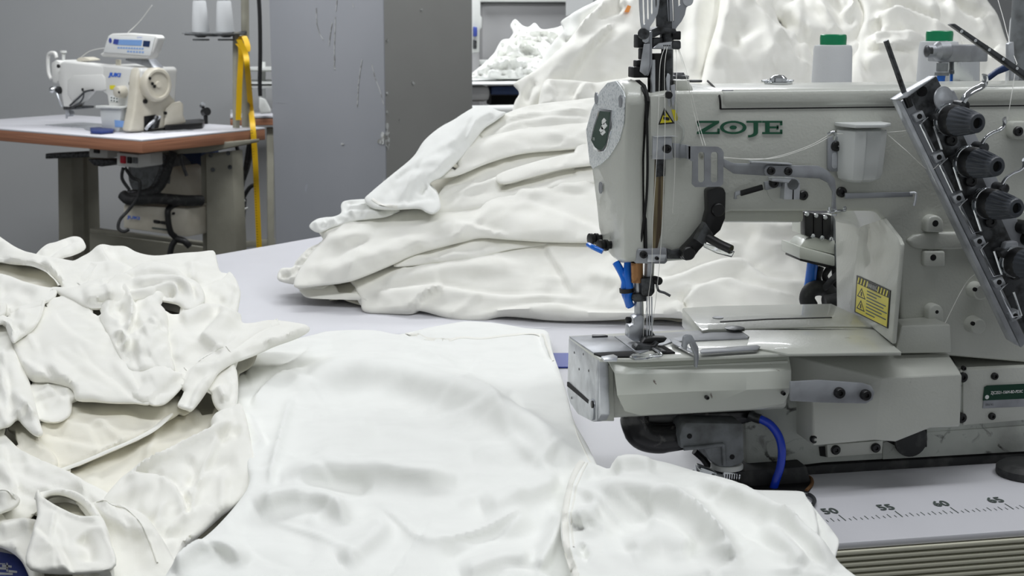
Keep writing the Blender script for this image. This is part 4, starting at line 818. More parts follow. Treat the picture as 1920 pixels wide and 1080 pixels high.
JP([(163, 298), (216, 300), (214, 304), (190, 313), (175, 310)], 5.45, jd * .08, 'pedal_bracket', 'dark_steel', s2, .003)
cbx = thing('motor_controller', 'cream motor control box with black strap hanging under the second sewing table', 'controller', Y(300, 440, 5.4))
JP([(231, 383), (352, 392), (352, 445), (231, 428)], 5.30, jd * .20, 'body', 'cream', cbx, .006)
JP([(287, 412), (298, 414), (298, 420), (287, 418)], 5.295, jd * .01, 'display', 'black', cbx); JP([(300, 414), (311, 416), (311, 422), (300, 420)], 5.295, jd * .01, 'display', 'black', cbx)
JP([(284, 426), (314, 430), (314, 433), (284, 429)], 5.295, jd * .006, 'button_row', 'tick', cbx)
q0 = Y(238, 411, 5.293)
text('JUKI', 'juki', cbx, q0, Y(264, 414, 5.293) - q0, (0, 0, 1), .014, .045, font_off=.04)
JP([(322, 398), (326, 398), (326, 403), (322, 403)], 5.295, jd * .01, 'latch', 'black', cbx)
tube('strap', [Y(352, 378, 5.42), Y(330, 384, 5.34), Y(316, 392, 5.28), Y(315, 410, 5.27), Y(320, 435, 5.27), Y(330, 447, 5.28), Y(322, 462, 5.28), Y(316, 490, 5.28)], .011, 'black', cbx)
tube('strap', [Y(330, 447, 5.28), Y(345, 452, 5.26), Y(356, 462, 5.26)], .012, 'black', cbx)
mt = thing('drive_motor', 'dark grey motor with pale housing under the second sewing table', 'motor', Y(330, 380, 5.45))
MB().lathe(Y(272, 330, 5.55), jd + [0, -.0, 0], [(0, .08), (.02, .105), (.16, .105), (.18, .09)], 28).build('motor_body', 'cast', mt)
JP([(300, 335), (325, 310), (345, 330), (362, 360), (378, 368), (378, 378), (300, 372)], 5.50, jd * .15, 'motor_housing', 'cream', mt, .01)
JP([(283, 285), (378, 278), (378, 350), (350, 330), (330, 300), (300, 300), (295, 330), (283, 330)], 5.6, jd * .1, 'belt_cover', 'navy', mt, .005)
tube('cable_bundle', [Y(232, 372, 5.3), Y(260, 366, 5.28), Y(300, 350, 5.28), Y(320, 300, 5.28), Y(325, 285, 5.28)], .016, 'rubber', mt)
tube('cable_bundle', [Y(230, 365, 5.3), Y(245, 375, 5.28), Y(290, 372, 5.28), Y(345, 376, 5.3), Y(378, 376, 5.34)], .020, 'rubber', mt)
tube('cable_bundle', [Y(240, 362, 5.32), Y(280, 358, 5.30), Y(300, 330, 5.3), Y(312, 290, 5.3)], .012, 'dark_steel', mt)
for pts in ([(231, 314), (229, 335), (243, 356)], [(234, 314), (248, 333), (262, 341), (258, 370), (240, 395), (225, 412), (222, 428), (232, 434), (242, 430)], [(340, 288), (343, 310), (350, 330)]):
    tube('cable', [Y(x, y, 5.2) for x, y in pts], .006, 'rubber', mt)

# -- the machine standing on it
q = Z(245, 247, TZ); fn = np.array([-ju[1], ju[0], 0]); fn = fn if fn @ (CAM - q) > 0 else -fn
en = -ju
Jf = lambda x, y, l=0: PL(x, y, q + fn * l, fn)
dep = -fn * .16
jm = thing('lockstitch_machine', 'cream white lockstitch machine with blue lettering and control panel on the plywood edged table', 'sewing machine', q)
prof = [(112, 116), (120, 114), (245, 127), (262, 127), (268, 133), (262, 150), (258, 175), (254, 200), (249, 225), (243, 246), (206, 243), (204, 205), (203, 190), (200, 176), (192, 171), (175, 169), (160, 171), (135, 198), (131, 203), (118, 203), (114, 180), (107, 150)]
JP2 = lambda pts, d, name, m, lift=0, parent=None, bevel=.002, **k: MB().ext([Jf(x, y, lift) for x, y in pts], d).build(name, m, parent or jm, bevel, **k)
JP2(prof[:3] + [(262, 127), (267, 133), (264, 150), (262, 175), (260, 200), (254, 225), (247, 246)] + [(206, 243), (204, 205), (203, 190), (200, 176)], dep, 'column_casting', 'cream_white', 0, None, .010, seg=3) if 0 else None
JP2([(186, 121), (245, 127), (262, 127), (266, 133), (264, 160), (262, 200), (256, 225), (248, 246), (206, 243), (204, 205), (200, 178), (190, 171)], dep, 'column_casting', 'cream_white', 0, None, .010, seg=3)
JP2([(112, 116), (120, 114), (195, 122), (195, 171), (175, 169), (160, 171), (135, 198), (131, 203), (118, 203), (114, 180), (107, 150)], -fn * .055, 'arm_casting', 'cream_white', .001, None, .010, seg=3)
JP2([(128, 150), (140, 141), (193, 140), (198, 146), (200, 168), (192, 170), (160, 170), (138, 190), (128, 178)], fn * .004, 'arm_relief', 'cream_white', 0, None, .003)
# column end with the hand wheel
qe = Jf(267, 240); Je = lambda x, y, l=0: PL(x, y, qe + en * l, en)
endp = [(262, 127), (285, 126), (300, 135), (310, 155), (322, 180), (336, 198), (345, 215), (352, 230), (340, 236), (262, 247), (243, 247), (252, 205), (256, 170), (257, 145)]
MB().ext([Je(x, y) for x, y in endp], -en * .05).build('column_end', 'cream', jm, .01, 3)
MB().ext([Je(x, y, .002) for x, y in [(308, 205), (320, 193), (335, 189), (341, 194), (341, 232), (306, 238)]], en * .01).build('side_cover', 'cream', jm, .005)
wc = Je(287, 158, .0)
hw = MB().lathe(wc, en, [(0, .060), (.014, .062), (.028, .060), (.034, .054), (.034, .046), (.028, .044), (.028, .012), (.034, .010), (.034, 0)], 40).build('hand_wheel', 'cream', jm)
for dx, dy in ((-5, -10), (0, 0), (4, 5)): MB().lathe(Je(286 + dx, 157 + dy, .034), en, [(-.002, .006), (.001, .006)], 12).build('wheel_hole', 'black', hw)
MB().lathe(Je(271, 190, 0), en, [(0, .008), (.008, .008)], 12).build('bolt', 'black', jm)
MB().lathe(Je(309, 212, .01), en, [(0, .006), (.006, .006)], 12).build('bolt', 'black', jm)
MB().ext([Je(x, y, .001) for x, y in [(270, 218), (290, 215), (300, 222), (296, 240), (270, 245)]], en * .004).build('linkage_recess', 'black', jm)
tube('linkage', [Je(273, 243, .01), Je(282, 232, .02), Je(300, 219, .02)], .006, 'steel', jm)
tube('linkage', [Je(285, 240, .01), Je(290, 228, .02), Je(294, 218, .02)], .008, 'dark_steel', jm)
# dial, cup, screws
MB().lathe(Jf(233, 172), fn, [(0, .022), (.014, .022), (.034, .020), (.036, .016), (.036, 0)], 26).build('stitch_dial', 'cream', jm)
MB().lathe(Jf(223, 173, .036), fn, [(-.002, .004), (.001, .004)], 10).build('dial_centre', 'black', jm)
r0 = [Jf(199, 199, .002), Jf(244, 201, .002), Jf(243, 203.5, .045), Jf(200, 203, .045)]
JP2([(198, 197), (245, 199), (245, 203), (198, 202)], fn * .045, 'cup_rim', 'white_pl', 0, None, .002)
JP2([(202, 202), (243, 203), (238, 246), (207, 243)], fn * .036, 'thread_cup', 'frost', 0, None, .004)
JP2([(215, 225), (236, 227), (235, 239), (216, 238)], fn * .001, 'cup_label', 'lcd', .0365, None, 0)
q1 = Jf(203, 143.5, .001); uxx = Jf(236, 145, 0) - Jf(203, 143, 0)
text('JUKI', 'juki', jm, q1 + [0, 0, -.004], uxx, (0, 0, 1), .019, .075, shear=.2, font_off=.06)
JP2([(206, 160), (216, 160), (216, 168), (206, 167)], fn * .001, 'warning_label', 'yellow', .001, None, 0)
JP2([(206, 179), (222, 181), (222, 192), (206, 190)], fn * .001, 'instruction_label', 'white', .001, None, 0)
for x, y in ((208, 182), (213, 183), (218, 184), (208, 187), (213, 188), (218, 189)): JP2([(x, y), (x + 2.5, y), (x + 2.5, y + 2.5), (x, y + 2.5)], fn * .001, 'label_print', 'tick', .002, None, 0)
for x, y, r in ((246, 157, .008), (246, 196, .011), (111, 124, .007), (157, 168, .006)): MB().lathe(Jf(x, y), fn, [(0, r), (.006, r)], 12).build('bolt', 'black', jm)
# face end: plate, take-up guard, tension
JP2([(95, 118), (104, 112), (111, 116), (110, 150), (106, 156), (98, 156), (96, 140)], dep * .7, 'face_plate', 'cream_white', -.01, None, .006)
tube('take_up_guard', [Jf(96, 148, -.02), Jf(91, 135, -.02), Jf(90, 108, -.02), Jf(94, 100, -.02), Jf(103, 100, -.02), Jf(106, 108, -.02)], .007, 'cream_white', jm)
MB().cyl(Jf(119, 115, -.04), Jf(119, 98, -.04), .006).build('pin', 'white_pl', jm); MB().lathe(Jf(119, 99, -.04), (0, 0, 1), [(0, .012), (.008, .012)], 14).build('pin_cap', 'white_pl', jm)
JP2([(142, 112), (147, 108), (157, 107), (168, 111), (168, 114), (145, 116)], dep * .3, 'top_tension', 'cream', -.03, None, .004)
MB().lathe(Jf(106, 168), fn, [(0, .012), (.016, .014), (.026, .010), (.03, .004)], 20).build('tension_knob', 'chrome', jm)
MB().lathe(Jf(113, 169), fn, [(0, .014), (.010, .014)], 16).build('tension_discs', 'black', jm)
tube('check_spring', [Jf(107, 175, .01), Jf(112, 190, .01), Jf(117, 200, .0)], .004, 'steel', jm)
JP2([(118, 198), (143, 200), (143, 204), (128, 206), (118, 206)], dep * .5, 'needle_clamp', 'dark_steel', 0, None, .003)
JP2([(122, 205), (128, 205), (131, 215), (126, 219), (122, 214)], dep * .15, 'presser_foot', 'steel', -.03, None, .002)
MB().cyl(Jf(124, 200, -.04), Jf(125, 222, -.04), .004).build('needle_bar', 'steel', jm)
tube('knee_lift_wire', [Jf(131, 198, .01), Jf(148, 183, .012), Jf(160, 172, .01), Jf(175, 169, .008)], .0035, 'dark_steel', jm)
tube('cable', [Jf(157, 171, .01), Jf(156, 183, .01), Jf(148, 194, .008), Jf(136, 201, .006)], .003, 'dark_steel', jm)
# control panel on top
pp_ = jm
tube('panel_post', [Jf(222, 124, -.05), Jf(222, 112, -.05)], .010, 'cream', jm, smooth=False)
JP2([(235, 110), (273, 111), (288, 128), (272, 125), (250, 118), (235, 114)], dep * .3, 'panel_bracket', 'grey_steel', -.04, None, .003)
pn = JP2([(203, 66), (209, 63), (240, 62), (292, 66), (296, 71), (288, 96), (281, 108), (276, 111), (190, 106), (186, 101), (194, 97)], dep * .22, 'control_panel', 'cream_white', -.02, None, .007, seg=3)
JP2([(204, 67), (291, 70), (282, 105), (194, 98)], fn * .0015, 'panel_face', 'white', -.019, pn, .001)
JP2([(224, 74), (267, 75), (265, 86), (221, 84)], fn * .001, 'panel_display', 'lcd', -.0172, pn, 0)
JP2([(214, 73), (223, 74), (221, 84), (212, 82)], fn * .001, 'panel_icon', 'indigo', -.0172, pn, 0)
JP2([(269, 76), (282, 77), (280, 88), (268, 87)], fn * .001, 'panel_icon', 'navy', -.0172, pn, 0)
MB().lathe(Jf(207, 76, -.0172), fn, [(0, .009), (.001, .009)], 16).build('panel_logo', 'indigo', pn)
for k in range(10): JP2([(221 + k * 5, 88 + k * .2), (224.4 + k * 5, 88 + k * .2), (224 + k * 5, 91 + k * .2), (220.6 + k * 5, 91 + k * .2)], fn * .001, 'panel_key', 'lcd', -.0172, pn, 0)
for k in range(6): JP2([(239 + k * 5.5, 95 + k * .3), (242.4 + k * 5.5, 95 + k * .3), (242 + k * 5.5, 98 + k * .3), (238.6 + k * 5.5, 98 + k * .3)], fn * .001, 'panel_key', 'lcd', -.0172, pn, 0)
text('JUKI', 'juki', pn, Jf(257, 71.5, -.0172), uxx, (0, 0, 1), .005, .028)
tube('thread', [Jf(285, 10, -.05), Jf(262, 40, -.05), Jf(240, 61, -.05)], .0012, 'thread', jm, n=5)
tube('thread', [Jf(195, 90, -.03), Jf(170, 95, -.03), Jf(152, 107, -.03)], .0012, 'thread', jm, n=5)
# base bed
MB().ext([q + ju * .52 - fn * .0, q - ju * .14, q - ju * .14 - fn * .17, q + ju * .52 - fn * .17], (0, 0, .003)).build('bed_plate', 'steel', jm, .001)
# things on the second table
dc = lambda x, y: Z(x, y, TZ + .001)
sc_ = thing('thread_clippers', 'blue handled thread clippers lying on the second table in front of the cup', 'clippers', dc(190, 248))
MB().ext([dc(x, y) for x, y in [(169, 244), (185, 243), (205, 244), (215, 247), (212, 250), (190, 252), (170, 251)]], (0, 0, .010)).build('handle', 'scis', sc_, .003)
MB().ext([dc(x, y) for x, y in [(158, 242), (175, 243), (175, 246), (160, 243.5)]], (0, 0, .004)).build('blade', 'steel', sc_, .0006)
tray = MB().ext([dc(x, y) for x, y in [(306, 240), (318, 238), (375, 233), (384, 235), (380, 241), (330, 245), (309, 246)]], (0, 0, .022)).build('tool_tray', 'black', None, .004, label='small black tray on the second table right of the cream machine', cat='tray')
wn = thing('bobbin_winder', 'small black bobbin winder standing at the back of the second table', 'bobbin winder', dc(386, 232))
MB().cyl(dc(386, 232), dc(386, 232) + [0, 0, .05], .008).build('post', 'black', wn)
b_ = dc(386, 232) + [0, 0, .045]; MB().lathe(b_, (.5, -.8, .2), [(-.01, .016), (.015, .016)], 16).build('wheel', 'black', wn); MB().lathe(b_ + [-.01, 0, .025], (.3, -.8, .6), [(-.005, .010), (.01, .010)], 16).build('tension_disc', 'dark_steel', wn)

# thread stand with two cones and a tape measure
sy = 5.75
g = thing('thread_stand', 'cream pole thread stand holding two white cones above the second table', 'stand', Z(470, 236, TZ))
pb = Z(470, 238, TZ); sy = pb[1]
MB().cyl(Y(443, 240, sy - .1), Y(443, 60, sy - .1), .013, 16).build('pole', 'legpaint', g)
MB().cyl(Y(461, 238, sy), Y(459, -40, sy), .015, 16).build('pole', 'legpaint', g)
tube('arm', [Y(346, 63, sy - .1), Y(400, 66, sy - .1), Y(446, 63, sy - .1), Y(462, 60, sy)], .006, 'dark_steel', g, smooth=False)
for cx0 in (377, 424):
    c_ = Y(cx0, 64, sy - .1); MB().lathe(c_, (0, 0, 1), [(-.012, .012), (-.004, .03), (.002, .068), (.004, .068), (.004, 0)], 28).build('cone_dish', 'cast', g)
    c2 = Y(cx0, 74, sy - .1); MB().lathe(c2, (0, 0, 1), [(-.004, .03), (.002, .03)], 20).build('dish_clamp', 'cast', g)
for k, (xa, xb, lab) in enumerate(((362, 390, 'white thread cone on the cream stand, the left one of the pair'), (407, 437, 'white thread cone on the cream stand, the right one of the pair'))):
    c_ = Y((xa + xb) / 2, 62, sy - .1); r1 = abs(Y(xb + 2, 62, sy - .1)[0] - Y(xa - 2, 62, sy - .1)[0]) / 2
    t = thing('thread_cone', lab, 'thread cone', c_ + [0, 0, .004], 'white cones on the cream stand')
    hh = Y(0, 3, sy)[2] - Y(0, 62, sy)[2]
    MB().lathe(c_ + [0, 0, .004], (0, 0, 1), [(0, r1), (.004, r1 * 1.04), (hh - .006, r1 * .80), (hh, r1 * .72)], 28).build('wound_thread', 'yarn', t)
    MB().lathe(c_ + [0, 0, .004 + hh], (0, 0, 1), [(-.002, r1 * .4), (.012, r1 * .35)], 16).build('cone_core', 'cast', t)
tm = thing('tape_measure', 'yellow tape measure hanging from the cream thread stand over the table edge', 'tape measure', Z(480, 238, TZ) + [0, -.05, 0])
ys = sy - .13
MB().ribbon(catmull([Y(447, 225, ys), Y(449, 160, ys), Y(452, 100, ys), Y(450, 76, ys), Y(457, 68, ys), Y(464, 85, ys - .02), Y(462, 97, ys - .03), Y(446, 82, ys - .03)], 5), (.02, .004, 0), .0015).build('tape_loop', 'tape', tm)
ye = 5.42
MB().ribbon(catmull([Y(448, 74, ys - .04), Y(460, 100, ys - .04), Y(464, 130, ys - .05), Y(470, 200, ye + .1), Y(474, 238, ye), Y(478, 290, ye - .01), Y(481, 350, ye - .01), Y(484, 420, ye - .01), Y(487, 490, ye - .01)], 6), (.020, .004, 0), .0012).build('tape_end', 'tape', tm)
for k in range(46):
    y_ = 244 + k * 5; x_ = 474.4 + (y_ - 238) * .051
    MB().ext(P([(x_ - 5, y_), (x_ - 1, y_), (x_ - 1, y_ + .9), (x_ - 5, y_ + .9)], ye - .012), (0, .0004, 0)).build('tape_tick', 'ink', tm, smooth=False)
cb2 = thing('cable_bundle', 'black cables tied together hanging behind the beige table leg', 'cables', Y(455, 460, 5.6))
for pts in ([(443, 272), (450, 300), (452, 340), (450, 380)], [(468, 262), (462, 300), (456, 340), (448, 380)], [(475, 262), (466, 310), (452, 350)], [(480, 345), (468, 352), (456, 372), (450, 392), (450, 420), (455, 440), (448, 458)]):
    tube('cable', [Y(x, y, 5.6) for x, y in pts], .008, 'rubber', cb2)
MB().cyl(Y(450, 372, 5.6), Y(447, 418, 5.6), .026, 14).build('bundle_wrap', 'rubber', cb2)
tube('cable_tie', [Y(441, 378, 5.56), Y(450, 380, 5.55), Y(459, 376, 5.56)], .004, 'white_pl', cb2); tube('cable_tie', [Y(441, 392, 5.56), Y(452, 394, 5.55), Y(464, 390, 5.56)], .004, 'white_pl', cb2)
# table and cable behind, next to the pillar
t2 = thing('side_table', 'narrow plywood edged table half hidden behind the grey pillar', 'table', Y(500, 300, 6.4) * [1, 1, 0])
MB().box(Y(432, 236, 6.35), Y(560, 222, 6.35) + [0, .4, 0]).build('table_edge', 'wood_edge', t2, .003)
MB().box(Y(432, 222, 6.35), Y(560, 221, 6.35) + [0, .5, .01]).build('table_top', 'table', t2, .001)
JP([(500, 240), (513, 240), (515, 600), (503, 600)], 6.4, (0, .06, 0), 'leg', 'legpaint', t2)
JP([(445, 455), (516, 448), (516, 460), (445, 466)], 6.6, (0, .03, 0), 'stretcher', 'legpaint', t2)
sr = thing('thread_rack', 'white round trays stacked on a pole beside the pillar edge', 'rack', Y(490, 222, 6.6))
for yy, ww in ((128, .14), (153, .15), (160, .14)):
    MB().lathe(Y(500, yy, 6.6), (0, 0, 1), [(-.012, ww * .6), (-.004, ww), (.004, ww)], 24).build('tray', 'white_pl', sr)
MB().cyl(Y(493, 116, 6.6), Y(493, 220, 6.6), .012).build('pole', 'white_pl', sr)
pc_ = thing('power_cable', 'black cable hanging down beside the pillar to a white plug', 'cable', Y(495, 215, 6.25))
tube('cable', [Y(484, -20, 6.25), Y(487, 30, 6.25), Y(488, 100, 6.25), Y(487, 150, 6.25), Y(488, 180, 6.25)], .009, 'black', pc_)
JP([(486, 182), (498, 186), (508, 205), (508, 212), (488, 214), (485, 200)], 6.3, (0, .04, 0), 'plug', 'white_pl', pc_, .006)

# ------------------------------------------------------------------ far side, right of the pillar
cab = thing('machine_cabinet', 'grey machine cabinet with white top edge beyond the pillar', 'cabinet', Y(980, 110, 6.1) * [1, 1, 0])
MB().box(Y(903, 112, 6.05) * [1, 1, 0], Y(1075, 4, 6.05) + [0, .5, 0]).build('body', 'panel', cab, .02)
MB().box(Y(898, 4, 6.03), Y(1080, -3, 6.03) + [0, .54, 0]).build('top_edge', 'white_pl', cab, .004)
JP([(885, 112), (930, 113), (930, 122), (885, 122)], 5.95, (0, .06, 0), 'ledge', 'white_pl', cab, .004)
po = thing('machine_post', 'white upright post with a blue clip beside the right pillar edge', 'post', Y(895, 150, 5.93))
JP([(885, -10), (901, -10), (901, 30), (904, 32), (904, 52), (900, 56), (899, 98), (885, 100)], 5.93, (0, .04, 0), 'post', 'white_pl', po, .004)
JP([(888, 50), (895, 51), (895, 68), (888, 69)], 5.91, (0, .02, 0), 'clip', 'indigo', po, .003, label='blue clip')
JP([(888, 74), (894, 76), (894, 92), (888, 92)], 5.91, (0, .02, 0), 'latch', 'dark_steel', po, .003)
po['label'] = 'white upright post with a blue clip beside the right pillar edge'
JP([(885, 98), (899, 98), (899, 600), (885, 600)], 5.93, (0, .04, 0), 'post_foot', 'panel', po, .004)
ft = thing('far_table', 'white topped table with navy front carrying the small far heap of garments', 'table', Y(930, 160, 5.3) * [1, 1, 0])
MB().box(Y(868, 160, 5.2), Y(1100, 155, 5.2) + [0, .7, 0]).build('table_top', 'white', ft, .004)
MB().box(Y(870, 191, 5.22), Y(920, 161, 5.22) + [0, .2, 0]).build('side_box', 'panel', ft, .02)
MB().box(Y(921, 178, 5.26), Y(1100, 161, 5.26) + [0, .1, 0]).build('front_panel', 'navy', ft, .004)
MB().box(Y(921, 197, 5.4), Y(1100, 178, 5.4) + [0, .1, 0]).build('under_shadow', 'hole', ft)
for x in (925, 1090): MB().box(Y(x, 180, 5.6) * [1, 1, 0], Y(x + 8, 170, 5.6) + [0, .05, 0]).build('leg', 'legpaint', ft)
rl = thing('fabric_roll', 'white fabric rolls lying below the navy front beyond the pillar', 'fabric roll', Y(930, 226, 5.13) )
tube('roll', [Y(872, 210, 5.15), Y(1100, 206, 5.15)], .023, 'white_pl', rl, smooth=False, n=20)
tube('roll', [Y(872, 219, 5.13), Y(1100, 217, 5.13)], .014, 'white_pl', rl, smooth=False, n=20)
rs = thing('roll_shelf', 'dark wooden shelf under the white fabric rolls', 'shelf', Y(930, 228, 5.1) * [1, 1, 0])
MB().box(Y(872, 238, 5.08), Y(1150, 226, 5.08) + [0, .12, 0]).build('board', 'brown', rs, .003)
for x in (875, 1140): MB().box(Y(x, 238, 5.1) * [1, 1, 0], Y(x + 8, 238, 5.1) + [0, .05, 0]).build('leg', 'legpaint', rs)
MB().ext(P([(1062, -20), (1112, -30), (1112, 8), (1062, 30)], 5.0), (0, .01, 0)).build('wall_notice', 'white', None, label='pale bluish sheet at the top behind the tall fabric heap', cat='sheet')
# ------------------------------------------------------------------ cloth
def cloth_mat(name, c, c2, weave=1500):
    m = mat(name, c, .85, sheen=.15, vary=(30, c2, .45, .7), bump=[(weave, .22, .0004), (140, .10, .0012)]); return m
M['cloth'] = cloth_mat('white_jersey', srgb(244, 243, 235), srgb(240, 239, 230))
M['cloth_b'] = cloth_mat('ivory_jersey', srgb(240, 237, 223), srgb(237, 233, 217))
M['cloth_c'] = cloth_mat('cool_white_jersey', srgb(244, 245, 240), srgb(240, 241, 236))
rng = np.random.RandomState(5); LAT = rng.rand(256, 256)
def vnoise(x, y):
    xi = np.floor(x).astype(int); yi = np.floor(y).astype(int); fx = x - xi; fy_ = y - yi
    fx = fx * fx * (3 - 2 * fx); fy_ = fy_ * fy_ * (3 - 2 * fy_)
    g = lambda i, j: LAT[(i) % 256, (j) % 256]
    return (g(xi, yi) * (1 - fx) + g(xi + 1, yi) * fx) * (1 - fy_) + (g(xi, yi + 1) * (1 - fx) + g(xi + 1, yi + 1) * fx) * fy_
RECORD = True; REC = []
def pip(p, B):
    inside = np.zeros(len(p), bool); j = len(B) - 1
    for i in range(len(B)):
        inside ^= ((B[i, 1] > p[:, 1]) != (B[j, 1] > p[:, 1])) & (p[:, 0] < (B[j, 0] - B[i, 0]) * (p[:, 1] - B[i, 1]) / (B[j, 1] - B[i, 1] + 1e-12) + B[i, 0]); j = i
    return inside
def polydist(p, line):          # distance, signed side, running parameter of points p (N,2) to a polyline
    best = np.full(len(p), 1e9); sg = np.zeros(len(p)); tt = np.zeros(len(p)); L = np.array(line); seg = np.linalg.norm(np.diff(L, axis=0), axis=1); cum = np.concatenate([[0], np.cumsum(seg)]); tot = cum[-1]
    for i in range(len(L) - 1):
        a = L[i]; d = L[i + 1] - a; l2 = d @ d + 1e-9; t = np.clip(((p - a) @ d) / l2, 0, 1); q = p - a - t[:, None] * d; dist = np.sqrt((q ** 2).sum(1))
        m_ = dist < best; best[m_] = dist[m_]; sg[m_] = np.sign(d[0] * (p[m_, 1] - a[1]) - d[1] * (p[m_, 0] - a[0])); tt[m_] = (cum[i] + t[m_] * seg[i]) / tot
    return best, sg, tt
SM = lambda t: np.clip(t, 0, 1) ** 2 * (3 - 2 * np.clip(t, 0, 1))
def W3(a):                       # (x, y, 'z' or 'Y', value)
    return Z(a[0], a[1], a[3]) if a[2] == 'z' else Y(a[0], a[1], a[3])
def rays(p): return FW[None] + RT[None] * ((p[:, 0] - 960) / F)[:, None] - UP[None] * ((p[:, 1] - 540) / F)[:, None]
def garment(label, outline, plane, lift=0., folds=(), T=.007, rim=9, skirt=.03, step=5, noise=.0012, nscale=60, m='cloth', parent=None, name='cotton_garment', group=None, corners=0, ridged=.0, stretch=(1, 1), cat='garment', rot=0., puff=0, tilt=None, fs=1., auto=1., aamp=1.):
    if not puff: T *= .5; rim = max(5, rim * .6)
    if tilt is None: rt = random.Random(label); tilt = (rt.uniform(-.003, .003), rt.uniform(-.003, .003))
    w = [np.array(W3(a)) for a in plane]; n = np.cross(w[1] - w[0], w[2] - w[0]); n /= np.linalg.norm(n)
    oc = catmull([np.array(q, float) for q in outline], 5, closed=True) if not corners else [np.array(q, float) for q in outline]
    # even spacing along the rim
    L = np.array(oc + [oc[0]]); seg = np.linalg.norm(np.diff(L, axis=0), axis=1); cum = np.concatenate([[0], np.cumsum(seg)]); N = max(12, int(cum[-1] / step)); s = np.linspace(0, cum[-1], N, endpoint=False)
    B = np.stack([np.interp(s, cum, L[:, 0]), np.interp(s, cum, L[:, 1])], 1)
    if RECORD: REC.append((plane, lift, B, label)); return None, None
    tg = np.roll(B, -1, 0) - np.roll(B, 1, 0); tg /= np.linalg.norm(tg, axis=1)[:, None] + 1e-9; on = np.stack([tg[:, 1], -tg[:, 0]], 1)
    if pip(B[:1] + on[:1] * 1.5, B)[0]: on = -on
    push = np.zeros(N)
    for (pl_, lf_, B2, lb_) in REC:
        if pl_ == plane and lf_ > lift + .0005 and lb_ != label:
            near = pip(B + on * 7, B2) & (push < 1)
            for a_ in (5, 9, 13, 18):
                ok = near & pip(B + on * (a_ + 1), B2); push[ok] = np.maximum(push[ok], a_)
    if push.any():
        ps = np.convolve(np.concatenate([push[-2:], push, push[:2]]), np.ones(5) / 5, 'valid'); B = B + on * np.minimum(ps, push + 3)[:, None] * (push > 0)[:, None]
    mn = B.min(0); mx = B.max(0); gx, gy = np.meshgrid(np.arange(mn[0], mx[0], step), np.arange(mn[1], mx[1], step)); gx = gx + (np.arange(gx.shape[0]) % 2)[:, None] * step * .5
    g = np.stack([gx.ravel(), gy.ravel()], 1)
    g = g[pip(g, B)]; dB, _, _ = polydist(g, np.vstack([B, B[:1]])); g = g[dB > 4.2 + step * .35]
    tg = np.roll(B, -1, 0) - np.roll(B, 1, 0); tg /= np.linalg.norm(tg, axis=1)[:, None] + 1e-9; on = np.stack([tg[:, 1], -tg[:, 0]], 1)
    if pip(B[:1] + on[:1] * 1.5, B)[0]: on = -on
    for dd in (1.3, 3.6):
        r2 = B - on * dd; r2 = r2[pip(r2, B)]; d2, _, _ = polydist(r2, np.vstack([B, B[:1]])); g = np.vstack([g, r2[d2 > dd * .8]])
    V = [Vector(q) for q in B] + [Vector(q) for q in g]
    res = geometry.delaunay_2d_cdt(V, [(i, (i + 1) % N) for i in range(N)], [], 1, 1e-4)
    P2 = np.array([tuple(v) for v in res[0]]); tri_ = res[2]
    orig = res[3]; isb = np.array([any(o < N for o in os_) for os_ in orig])
    if auto:
        rnd = random.Random(label + 'x'); c0_ = B.mean(0); uu, ss, vv = np.linalg.svd(B - c0_, full_matrices=False); ang0 = math.atan2(vv[0, 1], vv[0, 0]); ext_ = (B - c0_) @ vv[0]; ex2 = (B - c0_) @ vv[1]
        la, lb2 = np.ptp(ext_), np.ptp(ex2); nc = int(np.clip(la * lb2 / 2600 * auto, 2, 34)); folds = list(folds)
        for _ in range(nc):
            a_ = ang0 + rnd.gauss(0, .45); cc = c0_ + vv[0] * rnd.uniform(-.45, .45) * la + vv[1] * rnd.uniform(-.45, .45) * lb2; ln_ = max(46, rnd.uniform(.3, .75) * min(la, 340)); dd_ = np.array([math.cos(a_), math.sin(a_)]); nn_ = np.array([-dd_[1], dd_[0]]); bw = rnd.uniform(-.25, .25) * ln_
            pts_ = [cc - dd_ * ln_ / 2, cc + nn_ * bw * .6, cc + dd_ * ln_ / 2]; amp = rnd.uniform(.0012, .0040) / fs * aamp
            if rnd.random() < .45: folds.append(('S', pts_, amp * 1.2, rnd.uniform(14, 30), rnd.uniform(2.5, 6)))
            else: folds.append(('R', pts_, amp, rnd.uniform(5, 13)))
    def height(p):
        dB, _, _ = polydist(p, np.vstack([B, B[:1]])); u = np.clip(dB / rim, 0, 1); h = T * np.sqrt(1 - (1 - u) ** 2)
        inner = SM(dB / (rim * 1.5))
        for f in folds:
            ty_, pts = f[0], f[1]; a = f[2] * fs; wd_ = f[3]; line = np.array(catmull([np.array(q, float) for q in pts], 6)) if len(pts) > 2 else np.array(pts, float)
            if a < 0 and ty_ == 'R': a *= .6
            d, sg, t = polydist(p, line); tp = SM(t / .18) * SM((1 - t) / .18) if len(f) < 6 else np.ones(len(t))
            if ty_ == 'R': h = h + a * np.exp(-(d / wd_) ** 2) * (tp * .85 + .15 * SM(t / .05) * SM((1 - t) / .05)) * (inner * .8 + .2)
            elif ty_ == 'C': h = h + a * np.exp(-d / wd_) * tp * inner       # sharp crease
            elif ty_ == 'S':
                w0 = max(f[4] if len(f) > 4 else 3., step * .8); sd = sg * d; h = h + a * (.5 * (1 + np.tanh(sd / w0))) * np.exp(-np.maximum(sd, 0) / wd_) * tp * inner
                h = h - a * .25 * np.exp(-(np.minimum(sd + w0, 0) / 6.) ** 2) * (sd < 0) * tp * inner
        h = h + np.clip((p - B.mean(0)) @ np.array(tilt) / 100, -.008, .008)
